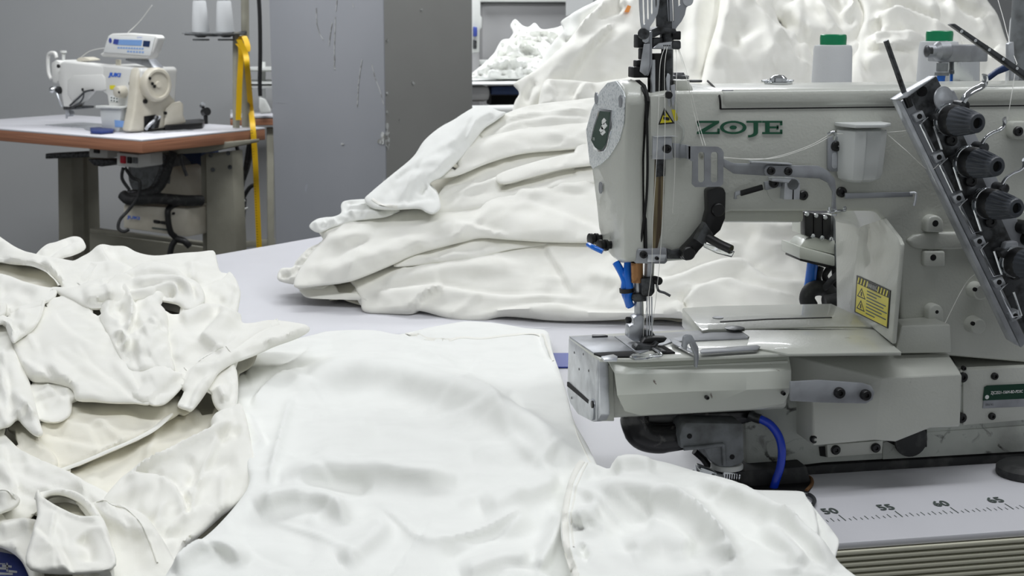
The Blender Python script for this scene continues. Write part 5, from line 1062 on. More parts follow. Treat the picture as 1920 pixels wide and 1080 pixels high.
        if noise:
            c_, s_ = math.cos(rot), math.sin(rot); x = (p[:, 0] * c_ + p[:, 1] * s_) / nscale / stretch[0]; y = (-p[:, 0] * s_ + p[:, 1] * c_) / nscale * 1.5 / stretch[1]; x = x + lift * 97 + len(label); wx = x + 1.3 * vnoise(x * .7 + 9, y * .7); wy = y + 1.3 * vnoise(x * .7, y * .7 + 5)
            q = vnoise(wx, wy) + .5 * vnoise(wx * 2.1, wy * 2.1) + .22 * vnoise(wx * 4.3, wy * 4.3)
            h = h + noise * (q - .86) * 2 * inner
            if ridged:
                r_ = 1 - np.abs(2 * vnoise(wx * .8 + 3, wy * .8) - 1) * 2.2; h = h + ridged * np.maximum(r_, 0) ** 1.5 * inner
        return h
    cen = P2.mean(0); rc = ray(*cen); rc = rc / np.linalg.norm(rc); D = -rc * .9 + np.array([0, 0, .25]); D /= np.linalg.norm(D)
    def surf(p, extra=0.):
        p = np.atleast_2d(np.array(p, float)); r_ = rays(p); t = ((w[0] - CAM) @ n) / (r_ @ n); b = CAM + r_ * t[:, None]
        return b + D * (height(p) + lift + extra)[:, None]
    W = surf(P2); 
    # rim skirt
    bidx = [i for i in range(len(P2)) if isb[i]]
    border = {}
    cnt = {}
    for f in tri_:
        for a, b in zip(f, f[1:] + f[:1]): cnt[(a, b)] = 1
    be = [(a, b) for (a, b) in cnt if (b, a) not in cnt]
    vs = [tuple(v) for v in W]; nv = len(vs); ctr = W.mean(0); mp = {}
    for (a, b) in be:
        for q in (a, b):
            if q not in mp: mp[q] = len(vs); inw = (ctr - W[q]); inw /= np.linalg.norm(inw) + 1e-9; rq = W[q] - CAM; rq /= np.linalg.norm(rq); vs.append(tuple(W[q] + rq * skirt + inw * .006))
    fcs = [tuple(f) for f in tri_] + [(b, a, mp[a], mp[b]) for (a, b) in be]
    mb = MB(); mb.v = vs; mb.f = fcs
    o = mb.build(name, m, parent, label=label if parent is None else None, cat=cat if parent is None else None, group=group, angle=80)
    o['_'] = 0; del o['_']
    return o, surf
def seam(o, surf, pts, wid=7, h=.0010, rib=2.2, name='seam', m='cloth', ribs=True):
    if RECORD: return None
    """raised overlocked strip following the cloth"""
    line = np.array(catmull([np.array(q, float) for q in pts], 10)) if len(pts) > 2 else np.array(pts, float)
    seg = np.linalg.norm(np.diff(line, axis=0), axis=1); cum = np.concatenate([[0], np.cumsum(seg)]); N = int(cum[-1] / (rib / 2)); s = np.linspace(0, cum[-1], N)
    c = np.stack([np.interp(s, cum, line[:, 0]), np.interp(s, cum, line[:, 1])], 1); d = np.gradient(c, axis=0); d /= np.linalg.norm(d, axis=1)[:, None]; nn = np.stack([-d[:, 1], d[:, 0]], 1)
    rows = []
    for k, (o_, e_) in enumerate(((-.5, -.0004), (-.42, h), (0, h * 1.3), (.42, h), (.5, -.0004))):
        ex = e_ * (1 - (.35 * (np.arange(N) % 2) if ribs and 0 < k < 4 else 0)); p = c + nn * (o_ * wid); base = surf(p)
        up = surf(p, 1.) - base; rows.append(base + up * np.reshape(ex + .0003, (-1, 1)))
    V = np.stack(rows, 1).reshape(-1, 3); fs = [(i * 5 + k, i * 5 + k + 1, (i + 1) * 5 + k + 1, (i + 1) * 5 + k) for i in range(N - 1) for k in range(4)]
    mb = MB(); mb.v = [tuple(v) for v in V]; mb.f = fs; return mb.build(name, m, o, angle=60)

# low stand carrying the tall heap
hb = thing('heap_stand', 'low board stand hidden under the tall white heap behind the machine', 'stand', (1.35, 3.0, TZ))
MB().box((.62, 2.86, .90), (1.9, 3.12, .925)).build('board', 'table', hb, .002)
for x, y in ((.66, 2.9), (1.86, 2.9), (.7, 3.09), (1.86, 3.09)): MB().box((x - .02, y - .02, TZ), (x + .02, y + .02, .90)).build('leg', 'legpaint', hb)

c0 = Z(18, 1070, .756)
pb_ = thing('printed_card', 'navy and white patterned card peeking out at the bottom left corner', 'card', c0)
qq = [PL(x, y, c0, (0, 0, 1)) for x, y in [(-20, 1030), (30, 1040), (70, 1062), (72, 1100), (40, 1120), (-20, 1120)]]
MB().ext(qq, (0, 0, -.003)).build('card', 'indigo', pb_, .0005)
for k, (x0, y0, x1, y1) in enumerate(((-18, 1056, 10, 1058), (4, 1060, 22, 1064), (-12, 1064, 14, 1068), (16, 1070, 32, 1074), (-10, 1074, 24, 1078), (-15, 1060, -12, 1080), (12, 1056, 15, 1072))):
    MB().ext([PL(x, y, c0, (0, 0, 1)) + np.array([0, 0, .0006]) for x, y in [(x0, y0), (x1, y0 + 2), (x1, y1 + 1), (x0, y1)]], (0, 0, -.0004)).build('card_pattern', 'white', pb_, smooth=False)

def cloth_scene():
    # ---- middle pile behind the machine
    PM = ((560, 575, 'z', .752), (1300, 612, 'z', .752), (900, 210, 'Y', 2.45))
    gm = 'white garments piled on the table behind the machine'
    G_ = lambda label, outline, lift, folds=(), **k: garment(label, outline, k.pop('plane', PM), lift * 1.4, folds, skirt=k.pop('skirt', .05), fs=1.3, aamp=1.2, group=k.pop('group', gm), **k)
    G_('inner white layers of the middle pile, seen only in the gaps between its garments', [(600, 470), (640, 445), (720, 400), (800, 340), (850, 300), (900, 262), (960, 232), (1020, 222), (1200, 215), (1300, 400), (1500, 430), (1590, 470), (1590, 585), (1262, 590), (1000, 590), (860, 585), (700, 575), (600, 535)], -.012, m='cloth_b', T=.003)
    G_('thin folded white hem strip flat on the table at the lower left of the pile', [(574, 549), (610, 549), (672, 552), (690, 563), (640, 563), (576, 560)], .003, T=.004, rim=4, skirt=.006, noise=.0005)
    G_('crumpled raw white scraps at the far left tip of the pile', [(520, 522), (527, 505), (548, 503), (556, 490), (575, 470), (590, 462), (604, 460), (612, 480), (598, 535), (560, 536), (528, 530)], .004,
       [('S', [(530, 505), (560, 503), (590, 500)], .010, 12, 2), ('S', [(550, 490), (575, 478), (598, 470)], .010, 10, 2), ('R', [(540, 525), (580, 515)], .006, 6)], noise=.006, nscale=14, step=3, T=.008)
    G_('lowest big white garment of the pile, spread towards the table behind the needle', [(668, 536), (700, 522), (760, 503), (850, 480), (930, 460), (1000, 445), (1100, 430), (1300, 405), (1400, 400), (1540, 420), (1600, 450), (1620, 600), (1400, 612), (1262, 600), (1200, 600), (1130, 604), (1040, 604), (950, 596), (900, 604), (850, 601), (790, 585), (772, 591), (730, 590), (684, 586), (677, 562)], .008,
       [('S', [(684, 556), (720, 550), (780, 545), (830, 543), (880, 552), (950, 560), (1110, 562)], .014, 30, 3), ('S', [(776, 592), (785, 575), (812, 557), (840, 546)][::-1], .012, 20, 3),
        ('S', [(890, 596), (940, 588), (1000, 580), (1050, 580), (1110, 590), (1200, 594), (1280, 590)], .010, 26, 3), ('S', [(1018, 462), (1036, 490), (1058, 525), (1078, 560)][::-1], .008, 60, 3),
        ('R', [(700, 540), (800, 515), (900, 505), (1000, 515)], .010, 16), ('V' if 0 else 'R', [(870, 530), (960, 520), (1010, 535)], -.006, 14),
        ('S', [(1170, 505), (1250, 490), (1310, 470), (1400, 460)], .014, 26, 5), ('S', [(1200, 540), (1260, 530), (1316, 508), (1363, 496), (1395, 500), (1440, 530), (1530, 540)], .020, 26, 5), ('R', [(1100, 520), (1170, 535), (1240, 540)], .010, 14),
        ('S', [(1240, 580), (1280, 570), (1310, 548), (1360, 532), (1410, 548), (1500, 568)], .014, 24, 4), ('R', [(1300, 420), (1380, 422), (1440, 440), (1530, 440)], .018, 14), ('R', [(1400, 455), (1450, 470), (1520, 462)], .012, 14), ('C', [(1270, 570), (1284, 580), (1280, 598)], -.014, 5)],
       noise=.004, nscale=90, stretch=(2, 1), T=.010, skirt=.02)
    G_('narrow white fold showing between the two biggest garments of the pile', [(740, 508), (800, 486), (880, 466), (960, 458), (1040, 462), (960, 474), (920, 484), (880, 496), (830, 500)], .014, [('S', [(780, 500), (850, 485), (940, 468)], .006, 10, 2)], T=.006, rim=6, noise=.001)
    G_('long white garment sweeping from the left tip up towards the machine head', [(556, 546), (562, 522), (590, 482), (605, 465), (622, 442), (660, 432), (720, 424), (780, 416), (830, 405), (900, 385), (960, 365), (1120, 330), (1140, 400), (1140, 458), (1060, 466), (960, 461), (905, 457), (870, 464), (780, 488), (740, 506), (680, 531), (650, 540), (600, 546), (572, 549)], .022,
       [('R', [(600, 470), (700, 452), (800, 440), (880, 425)], .012, 14), ('R', [(640, 500), (740, 480), (850, 450), (900, 440)], .008, 18), ('R', [(690, 446), (760, 452), (830, 446)], -.008, 12), ('S', [(850, 430), (900, 440), (960, 460)], .012, 24, 5), ('R', [(900, 400), (980, 430), (1080, 450)], .010, 24),
        ('R', [(600, 530), (680, 505), (760, 480)], .008, 14), ('C', [(1000, 400), (1060, 420), (1110, 445)], .004, 8), ('R', [(960, 380), (1050, 365), (1120, 350)], .008, 12)], noise=.003, nscale=80, stretch=(2, 1), T=.012, rim=14, rot=-.3)
    G_('white garment fold of the pile, the lowest narrow one touching the machine head', [(936, 344), (1000, 322), (1060, 308), (1130, 298), (1130, 325), (1060, 335), (1000, 350), (944, 363)], .040, [], T=.010, rim=9, noise=.001)
    G_('white garment fold with pleated left end just under the crossing sleeve', [(812, 402), (824, 376), (848, 350), (905, 324), (1000, 300), (1060, 288), (1130, 280), (1130, 312), (1060, 320), (1000, 335), (960, 350), (940, 372), (1000, 358), (1130, 330), (1130, 352), (960, 385), (900, 402), (850, 410), (820, 412)], .028,
       [('S', [(826, 395), (868, 372), (935, 347), (1000, 330), (1110, 312)], .012, 12, 2), ('S', [(815, 385), (850, 365), (905, 348)], .008, 10, 2)], T=.008, rim=8, noise=.001, step=4)
    G_('broad smooth white band in the upper middle of the pile', [(835, 352), (860, 335), (880, 302), (900, 280), (960, 264), (1010, 252), (1130, 246), (1130, 290), (1060, 299), (980, 307), (920, 324), (865, 347)], .042,
       [('R', [(890, 310), (960, 285), (1060, 270), (1110, 268)], .006, 16), ('S', [(870, 345), (930, 318), (1000, 300), (1110, 292)], .005, 14, 2)], T=.012, rim=12, noise=.002, stretch=(3, 1))
    G_('topmost layered white garments of the pile with parallel folds', [(905, 268), (922, 248), (945, 232), (975, 220), (1010, 212), (1060, 207), (1130, 204), (1130, 250), (1010, 254), (960, 264), (915, 280)], .040,
       [('S', [(925, 258), (960, 240), (1010, 231), (1110, 226)], .010, 9, 2), ('S', [(920, 270), (970, 250), (1030, 243), (1110, 241)], .010, 8, 2), ('S', [(940, 245), (980, 228), (1040, 219), (1110, 215)], .006, 8, 2)], T=.010, rim=8, noise=.001, stretch=(3, 1), step=4)
    sl, sf = G_('white sleeve twisted across the left slope of the pile', [(868, 236), (888, 225), (910, 223), (932, 232), (945, 236), (925, 252), (905, 266), (888, 288), (870, 312), (852, 332), (828, 355), (806, 368), (820, 385), (826, 405), (824, 416), (812, 424), (800, 421), (785, 414), (735, 416), (702, 412), (688, 396), (700, 382), (735, 352), (775, 318), (795, 288), (822, 264), (850, 248)], .052,
       [('S', [(872, 300), (850, 322), (820, 350), (800, 366)], .006, 16, 3), ('R', [(905, 240), (880, 260), (850, 290), (800, 340), (740, 385)], .010, 20), ('C', [(805, 372), (795, 378), (790, 390)], -.010, 4), ('S', [(700, 408), (760, 406), (805, 398), (820, 404)][::-1], -.008, 12, 2), ('R', [(765, 345), (745, 375), (720, 395)], -.004, 8), ('S', [(930, 240), (905, 250), (885, 270), (878, 300)], .008, 12, 2)], T=.012, rim=11, noise=.002, nscale=40, m='cloth_c', step=4)
    seam(sl, sf, [(702, 398), (712, 404), (730, 410), (748, 412)], 5)
    G_('crumpled white offcuts between the sleeve end and the table edge', [(646, 394), (668, 391), (694, 392), (716, 408), (738, 416), (722, 424), (690, 428), (660, 432), (620, 444), (600, 452), (583, 443), (585, 434), (600, 425), (622, 423), (640, 416), (640, 402)], .036,
       [('S', [(650, 405), (680, 402), (700, 408)], .010, 8, 2), ('S', [(640, 418), (680, 414), (715, 418)], .010, 8, 2), ('S', [(625, 424), (632, 436), (628, 446)], .008, 10, 2), ('R', [(590, 440), (612, 432)], .006, 6)], noise=.005, nscale=16, step=3, T=.008, m='cloth_c')

    # ---- tall heap beyond
    PTL = ((960, 240, 'Y', 2.75), (1900, 240, 'Y', 2.95), (1400, -60, 'Y', 3.25))
    gt = 'white garments in the tall heap behind the machine'
    H_ = lambda label, outline, lift, folds=(), **k: garment(label, outline, PTL, lift, folds, group=gt, **k)
    H_('pale grey-white sheer panel at the left back of the tall heap', [(985, 165), (1000, 146), (1017, 108), (1040, 75), (1056, 57), (1051, 42), (1064, 31), (1090, 16), (1123, -2), (1160, -40), (1240, -40), (1200, 30), (1130, 110), (1050, 180)], .0, [('S', [(1030, 130), (1060, 95), (1070, 70)], .03, 20, 3), ('R', [(1070, 40), (1110, 20), (1160, 0)], .02, 14), ('C', [(1066, 85), (1070, 75)], -.03, 8)], m='cloth_c', T=.02, skirt=.08, noise=.004)
    ta, tf = H_('large white panel draped down the left side of the tall heap, orange sticker on it', [(958, 335), (964, 215), (976, 184), (965, 167), (985, 154), (1010, 138), (1040, 112), (1065, 88), (1095, 50), (1120, 25), (1135, 8), (1165, 2), (1180, 10), (1200, -40), (1330, -40), (1340, 335)], .035,
       [('S', [(1150, 62), (1134, 78), (1110, 102), (1090, 126), (1072, 152), (1064, 175)], .035, 26, 3), ('R', [(1140, 10), (1110, 40), (1080, 75)], .025, 12), ('S', [(1175, 22), (1160, 36), (1140, 44), (1120, 52)], -.025, 20, 3), ('R', [(1000, 210), (1040, 150), (1090, 90)], .02, 20), ('R', [(985, 200), (1010, 165)], -.02, 10), ('C', [(1140, 62), (1146, 68)], .02, 6), ('R', [(1180, 60), (1150, 120), (1130, 170)], .015, 24), ('R', [(1310, 0), (1300, 80), (1305, 150)], .02, 14), ('S', [(1160, 25), (1168, 10), (1164, 0)], .02, 10, 3)], T=.02, skirt=.1, noise=.005, nscale=90)
    if not RECORD:
        s0 = tf([[1175, 30]])[0]; ux_ = tf([[1184, 30]])[0] - s0; uy_ = tf([[1175, 22]])[0] - s0
        MB().ext([s0 - ux_ * .6 - uy_ * .9 + [0, -.004, 0], s0 + ux_ * .35 - uy_ * .9 + [0, -.004, 0], s0 + ux_ * .8 + uy_ * .5 + [0, -.004, 0], s0 + ux_ * .1 + uy_ * .7 + [0, -.004, 0]], (0, -.001, 0)).build('orange_sticker', 'orange', ta, smooth=False, label='orange sticker')
    H_('folded white cloth at the foot of the tall heap beside the machine head', [(1000, 330), (1012, 215), (1024, 173), (1045, 170), (1080, 172), (1120, 176), (1160, 170), (1240, 172), (1240, 330)], .075, [('S', [(1030, 175), (1040, 195), (1045, 225)], .02, 30, 4), ('S', [(1080, 212), (1088, 190), (1105, 176)], .02, 20, 3), ('R', [(1100, 180), (1115, 200), (1120, 220)], -.02, 10)], T=.015, skirt=.06, noise=.004)
    H_('white garment with a long diagonal fold in the centre of the tall heap', [(1330, -40), (1400, -40), (1440, -5), (1460, 60), (1490, 80), (1496, 98), (1520, 120), (1560, 335), (1300, 335), (1318, 160), (1345, 60), (1350, 0)], .06,
       [('S', [(1390, -20), (1410, 25), (1440, 60), (1475, 90), (1490, 98)], .05, 40, 4), ('S', [(1490, 98), (1485, 75), (1500, 40)], .03, 20, 3), ('R', [(1345, 0), (1355, 60), (1350, 150)], .02, 16), ('R', [(1400, 90), (1420, 120), (1480, 160)], .02, 26), ('C', [(1448, 45), (1460, 55), (1470, 62)], -.02, 8), ('S', [(1475, 100), (1490, 130), (1520, 145)], .03, 20, 4), ('R', [(1380, 60), (1370, 120)], -.02, 18)], puff=1, T=.025, rim=14, skirt=.1, noise=.004, nscale=90, aamp=2.)
    H_('crumpled ivory garment above the first green capped cone', [(1420, -40), (1600, -40), (1640, 30), (1630, 110), (1610, 335), (1520, 335), (1500, 120), (1470, 60), (1440, 10)], .03,
       [('S', [(1520, 0), (1545, 30), (1565, 60), (1580, 80)], .04, 20, 3), ('S', [(1570, 40), (1590, 30), (1600, 5)], .03, 14, 3), ('R', [(1480, 20), (1510, 60), (1540, 90)], .03, 16), ('R', [(1560, 0), (1570, 40), (1600, 70)], -.03, 12), ('R', [(1600, 90), (1610, 130), (1600, 160)], .03, 14)], puff=1, T=.025, rim=14, skirt=.1, noise=.007, nscale=44, aamp=2.5)
    H_('white garment with looping folds in the right part of the tall heap', [(1590, -40), (1720, -40), (1760, 20), (1800, 80), (1830, 335), (1580, 335), (1600, 120), (1620, 40)], .06,
       [('S', [(1640, 40), (1660, 45), (1690, 40), (1740, 60), (1790, 80)], .05, 26, 4), ('S', [(1620, 100), (1650, 88), (1700, 88), (1740, 100)], .05, 18, 4), ('S', [(1625, 110), (1660, 120), (1720, 110)][::-1], .04, 18, 4), ('R', [(1650, 10), (1700, 20), (1760, 50)], .03, 16), ('R', [(1640, 60), (1650, 80)], -.04, 12), ('R', [(1620, 150), (1660, 130), (1700, 150)], .03, 18)], puff=1, T=.025, rim=14, skirt=.1, noise=.005, nscale=80, aamp=2.5)
    H_('white garment sloping down the far right of the tall heap', [(1700, -40), (1830, -40), (1850, 10), (1870, 40), (1888, 90), (1915, 130), (1960, 335), (1780, 335), (1770, 100), (1740, 30)], .04,
       [('S', [(1780, 10), (1800, 40), (1840, 60), (1860, 90)], .04, 22, 4), ('S', [(1830, 60), (1850, 45), (1870, 50)], .03, 14, 3), ('R', [(1780, 0), (1810, 20), (1840, 30)], .03, 12), ('R', [(1860, 110), (1890, 130)], .03, 16), ('R', [(1800, 120), (1850, 140)], .03, 16)], puff=1, T=.025, rim=14, skirt=.1, noise=.005, nscale=70, aamp=2.5)
    # ---- small heap on the far table
    PF = ((890, 165, 'Y', 5.45), (1080, 165, 'Y', 5.45), (980, 40, 'Y', 5.75))
    gf = 'small white garments heaped on the far table'
    for lab, ol, lf, fo in (
        ('upper part of the small far heap, two pointed tips', [(935, 110), (950, 80), (962, 62), (957, 48), (966, 36), (980, 48), (992, 50), (1003, 43), (1016, 55), (1040, 53), (1075, 48), (1090, 120), (1000, 150), (940, 130)], .0, [('S', [(955, 85), (1000, 75), (1060, 80)], .05, 8, 2), ('S', [(960, 65), (1010, 62), (1050, 66)], .04, 8, 2)]),
        ('middle roll of the small far heap on its left slope', [(915, 125), (928, 105), (940, 84), (955, 80), (990, 82), (1040, 96), (1060, 120), (1010, 140), (950, 142)], .05, [('S', [(940, 100), (975, 96), (1020, 108)], .05, 7, 2), ('S', [(930, 120), (980, 112), (1030, 122)], .05, 7, 2)]),
        ('lowest scraps of the small far heap spread on the white table', [(880, 158), (890, 146), (905, 134), (920, 122), (950, 118), (1000, 122), (1070, 128), (1070, 160), (980, 160)], .09, [('S', [(915, 140), (950, 130), (1000, 138)], .05, 7, 2), ('S', [(905, 152), (960, 146), (1020, 150)], .04, 6, 2)])):
        garment(lab, ol, PF, lf, fo, T=.03, rim=6, skirt=.08, step=2.5, noise=.03, nscale=14, group=gf, m='cloth_c')
    # ---- left heap on the near table
    PH = ((0, 900, 'z', .772), (600, 900, 'z', .772), (300, 465, 'Y', 1.95))
    gh = 'white garments in the near heap at the left'
    K_ = lambda label, outline, lift, folds=(), **k: garment(label, outline, k.pop('plane', PH), lift * 1.55, folds, skirt=k.pop('skirt', .05), fs=1.4, aamp=1.4, group=k.pop('group', gh), **k)
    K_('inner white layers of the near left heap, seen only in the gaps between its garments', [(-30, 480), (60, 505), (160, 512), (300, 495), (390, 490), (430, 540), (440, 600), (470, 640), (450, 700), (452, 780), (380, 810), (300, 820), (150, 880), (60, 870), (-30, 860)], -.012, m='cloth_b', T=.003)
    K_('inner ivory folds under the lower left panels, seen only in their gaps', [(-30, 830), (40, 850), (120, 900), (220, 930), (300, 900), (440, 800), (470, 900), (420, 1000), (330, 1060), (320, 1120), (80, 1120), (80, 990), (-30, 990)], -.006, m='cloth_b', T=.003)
    K_('flat ivory sheet lying lowest in the near left heap', [(60, 900), (120, 850), (290, 795), (420, 770), (450, 790), (440, 850), (300, 900), (220, 960), (120, 930)], -.004, [('R', [(250, 850), (330, 830), (400, 810)], .004, 14)], T=.004, noise=.0015, nscale=120, m='cloth_b')
    K_('white sleeve end sticking up at the back of the near left heap', [(50, 496), (62, 482), (77, 466), (90, 457), (104, 454), (120, 448), (138, 443), (152, 446), (159, 456), (161, 465), (154, 472), (136, 480), (118, 485), (109, 491), (111, 503), (80, 506)], .0, [('S', [(86, 494), (105, 478), (124, 466), (138, 457), (128, 455)], .008, 12, 2), ('R', [(75, 480), (95, 466), (125, 455)], .006, 8)], T=.010, rim=9, noise=.0015, nscale=30, step=3.5)
    K_('white garment with a turned back flap forming the back rim of the near left heap', [(139, 503), (146, 492), (156, 486), (170, 478), (182, 467), (194, 463), (212, 466), (236, 467), (258, 478), (290, 484), (330, 480), (370, 477), (396, 474), (403, 478), (408, 500), (413, 514), (428, 518), (436, 530), (420, 545), (395, 555), (372, 570), (300, 580), (200, 560)], .008,
       [('S', [(193, 464), (196, 480), (203, 493), (213, 505), (232, 514), (254, 526)], .018, 30, 2.5), ('R', [(212, 474), (222, 490), (228, 502)], -.010, 9), ('R', [(357, 495), (358, 520), (360, 545)], .008, 9), ('S', [(300, 514), (330, 512), (354, 514)], .006, 12, 2), ('S', [(360, 552), (390, 542), (415, 530), (430, 521)], .008, 18, 2), ('R', [(270, 500), (310, 495), (350, 492)], -.004, 12)], T=.012, rim=10, noise=.003, nscale=60)
    K_('puffed white fabric at the right end of the near left heap beside the bare table', [(368, 556), (395, 545), (418, 532), (430, 520), (440, 530), (447, 545), (451, 562), (448, 582), (442, 604), (425, 598), (400, 592), (384, 596), (376, 580)], .016, [('R', [(390, 552), (415, 560), (422, 580)], .006, 10), ('S', [(432, 530), (438, 550), (436, 575), (428, 590)], .006, 12, 3)], T=.014, rim=12, noise=.004, nscale=30, step=4)
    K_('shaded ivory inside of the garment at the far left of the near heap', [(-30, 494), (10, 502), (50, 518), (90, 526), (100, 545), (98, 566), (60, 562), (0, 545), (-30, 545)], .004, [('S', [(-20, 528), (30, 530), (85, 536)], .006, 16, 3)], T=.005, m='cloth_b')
    bn, bnf = K_('white waistband twisted across the back of the near left heap', [(-30, 436), (0, 456), (25, 474), (45, 484), (60, 489), (100, 497), (140, 504), (180, 506), (215, 504), (238, 512), (252, 524), (242, 532), (232, 537), (212, 537), (190, 540), (165, 549), (148, 562), (135, 565), (122, 560), (110, 545), (98, 532), (86, 524), (60, 515), (25, 511), (0, 506), (-30, 504)], .024,
       [('S', [(85, 500), (98, 515), (112, 535), (124, 560)], .010, 22, 3), ('R', [(0, 475), (40, 495), (80, 508)], .008, 16), ('S', [(180, 508), (168, 528), (158, 545), (152, 552)], -.006, 14, 2), ('R', [(10, 504), (50, 512), (85, 522)], .006, 6), ('R', [(195, 520), (220, 516), (240, 522)], .004, 12)], T=.010, rim=9, noise=.002, nscale=50, step=4)
    seam(bn, bnf, [(176, 512), (168, 526), (158, 540), (150, 552)], 14, .0006)
    seam(bn, bnf, [(0, 503), (30, 508), (60, 513), (85, 522), (100, 540), (112, 555)], 6, .001)
    K_('white rope-like roll of jersey curling round in the near left heap', [(104, 562), (122, 562), (145, 562), (165, 553), (195, 545), (232, 535), (255, 522), (270, 515), (290, 513), (318, 519), (332, 528), (345, 540), (368, 552), (380, 570), (381, 588), (372, 598), (358, 606), (346, 605), (336, 596), (325, 592), (300, 588), (262, 588), (235, 594), (205, 602), (170, 603), (145, 590), (124, 580), (108, 570)], .034,
       [('S', [(178, 570), (205, 560), (240, 550), (280, 542), (320, 544), (345, 554), (358, 572), (362, 598)][::-1], -.014, 20, 2.5), ('S', [(225, 575), (260, 572), (290, 565), (312, 560), (328, 563), (334, 575), (330, 585)], .012, 16, 2.5), ('R', [(250, 560), (300, 552), (340, 560), (350, 580)], .010, 8), ('R', [(250, 535), (290, 528), (330, 536), (362, 560), (372, 585)], .010, 11), ('R', [(290, 580), (315, 576), (330, 578)], -.016, 8), ('R', [(160, 585), (200, 580), (240, 570)], .008, 12), ('S', [(160, 596), (195, 592), (225, 586)], -.008, 10, 2)], T=.010, rim=9, noise=.0015, nscale=50, step=3.5, puff=1)
    K_('smooth white panel at the far left edge of the near heap', [(-30, 534), (0, 536), (22, 542), (45, 552), (80, 562), (106, 565), (105, 578), (96, 588), (84, 594), (60, 599), (30, 604), (10, 606), (-30, 610)], .036, [('S', [(20, 603), (30, 590), (60, 596), (90, 585)][1:], .004, 10, 2), ('R', [(0, 570), (40, 575), (62, 588)], -.008, 12), ('R', [(-10, 550), (30, 556), (90, 572)], .006, 14)], T=.010, rim=8, noise=.002, nscale=60, step=4)
    cf, cff = K_('ribbed white cuff hanging at the far left of the near heap', [(16, 607), (40, 602), (62, 597), (84, 590), (82, 610), (75, 630), (62, 648), (45, 660), (32, 668), (24, 660), (26, 640), (20, 622)], .040, [('R', [(30, 615), (50, 625), (40, 650)], .006, 12)], T=.009, rim=7, noise=.001, step=3.5)
    seam(cf, cff, [(82, 594), (79, 614), (70, 634), (50, 654), (34, 664)], 4, .001)
    seam(cf, cff, [(22, 612), (50, 606), (78, 598)], 10, .0007)
    K_('small rolled white edge below the far left cuff', [(-30, 600), (0, 598), (12, 600), (14, 612), (5, 626), (-30, 632)], .046, [('R', [(-10, 608), (8, 610)], .006, 6)], T=.010, rim=8, step=4, noise=.001)
    K_('bunched white roll at the left picture edge under the cuff', [(-30, 628), (0, 625), (15, 625), (28, 632), (38, 650), (36, 666), (26, 675), (18, 660), (14, 648), (8, 640), (-30, 645)], .044, [('S', [(0, 634), (18, 638), (26, 655), (24, 668)], .008, 10, 2)], T=.010, rim=8, step=3.5, noise=.001)
    K_('broad flat white panel in the middle of the near left heap', [(84, 612), (96, 594), (106, 582), (128, 581), (140, 587), (160, 602), (192, 622), (206, 655), (225, 690), (245, 712), (262, 742), (279, 777), (250, 777), (215, 777), (180, 775), (145, 772), (136, 752), (100, 740), (60, 735), (36, 690), (32, 668), (62, 648)], .030,
       [('R', [(80, 680), (140, 660), (200, 680)], .004, 30), ('S', [(37, 690), (80, 725), (134, 752)], .004, 24, 4), ('R', [(60, 710), (100, 715), (140, 740)], .006, 14), ('R', [(210, 700), (240, 735), (270, 770)], .005, 9)], T=.009, rim=8, noise=.0022, nscale=80)
    K_('pointed white corner fold right of the broad panel in the near left heap', [(240, 718), (270, 717), (300, 716), (330, 718), (345, 720), (352, 728), (345, 742), (325, 765), (305, 780), (279, 778), (262, 750), (248, 730)], .027, [('S', [(276, 780), (296, 760), (320, 742), (350, 722)][::-1], .006, 40, 5, 1), ('R', [(265, 735), (300, 730), (335, 725)], .006, 10)], T=.008, rim=7, noise=.001, step=4)
    K_('crumpled white cone of fabric standing up in the near left heap', [(190, 624), (192, 612), (202, 604), (210, 598), (213, 580), (220, 562), (231, 551), (240, 560), (247, 572), (256, 578), (272, 577), (288, 582), (300, 594), (310, 606), (315, 625), (316, 655), (322, 685), (326, 718), (300, 718), (250, 720), (236, 708), (224, 690), (206, 655)], .032,
       [('S', [(232, 553), (244, 572), (250, 590), (253, 612), (248, 635), (240, 655)], .016, 14, 2), ('R', [(222, 600), (236, 618), (234, 640)], -.014, 8), ('S', [(216, 592), (208, 612), (218, 625), (235, 630)], .006, 12, 3), ('S', [(282, 622), (292, 632), (302, 642)], .008, 14, 2), ('S', [(232, 690), (240, 664), (262, 645), (288, 642), (318, 656)], .006, 60, 3), ('R', [(268, 590), (288, 605), (305, 640)], .008, 14), ('R', [(215, 655), (232, 652), (240, 668), (230, 682)], .010, 5), ('R', [(222, 668), (230, 670)], -.012, 5), ('R', [(250, 680), (290, 670), (315, 690)], .006, 18)], T=.012, rim=8, noise=.0025, nscale=34, step=3.5, ridged=.002)
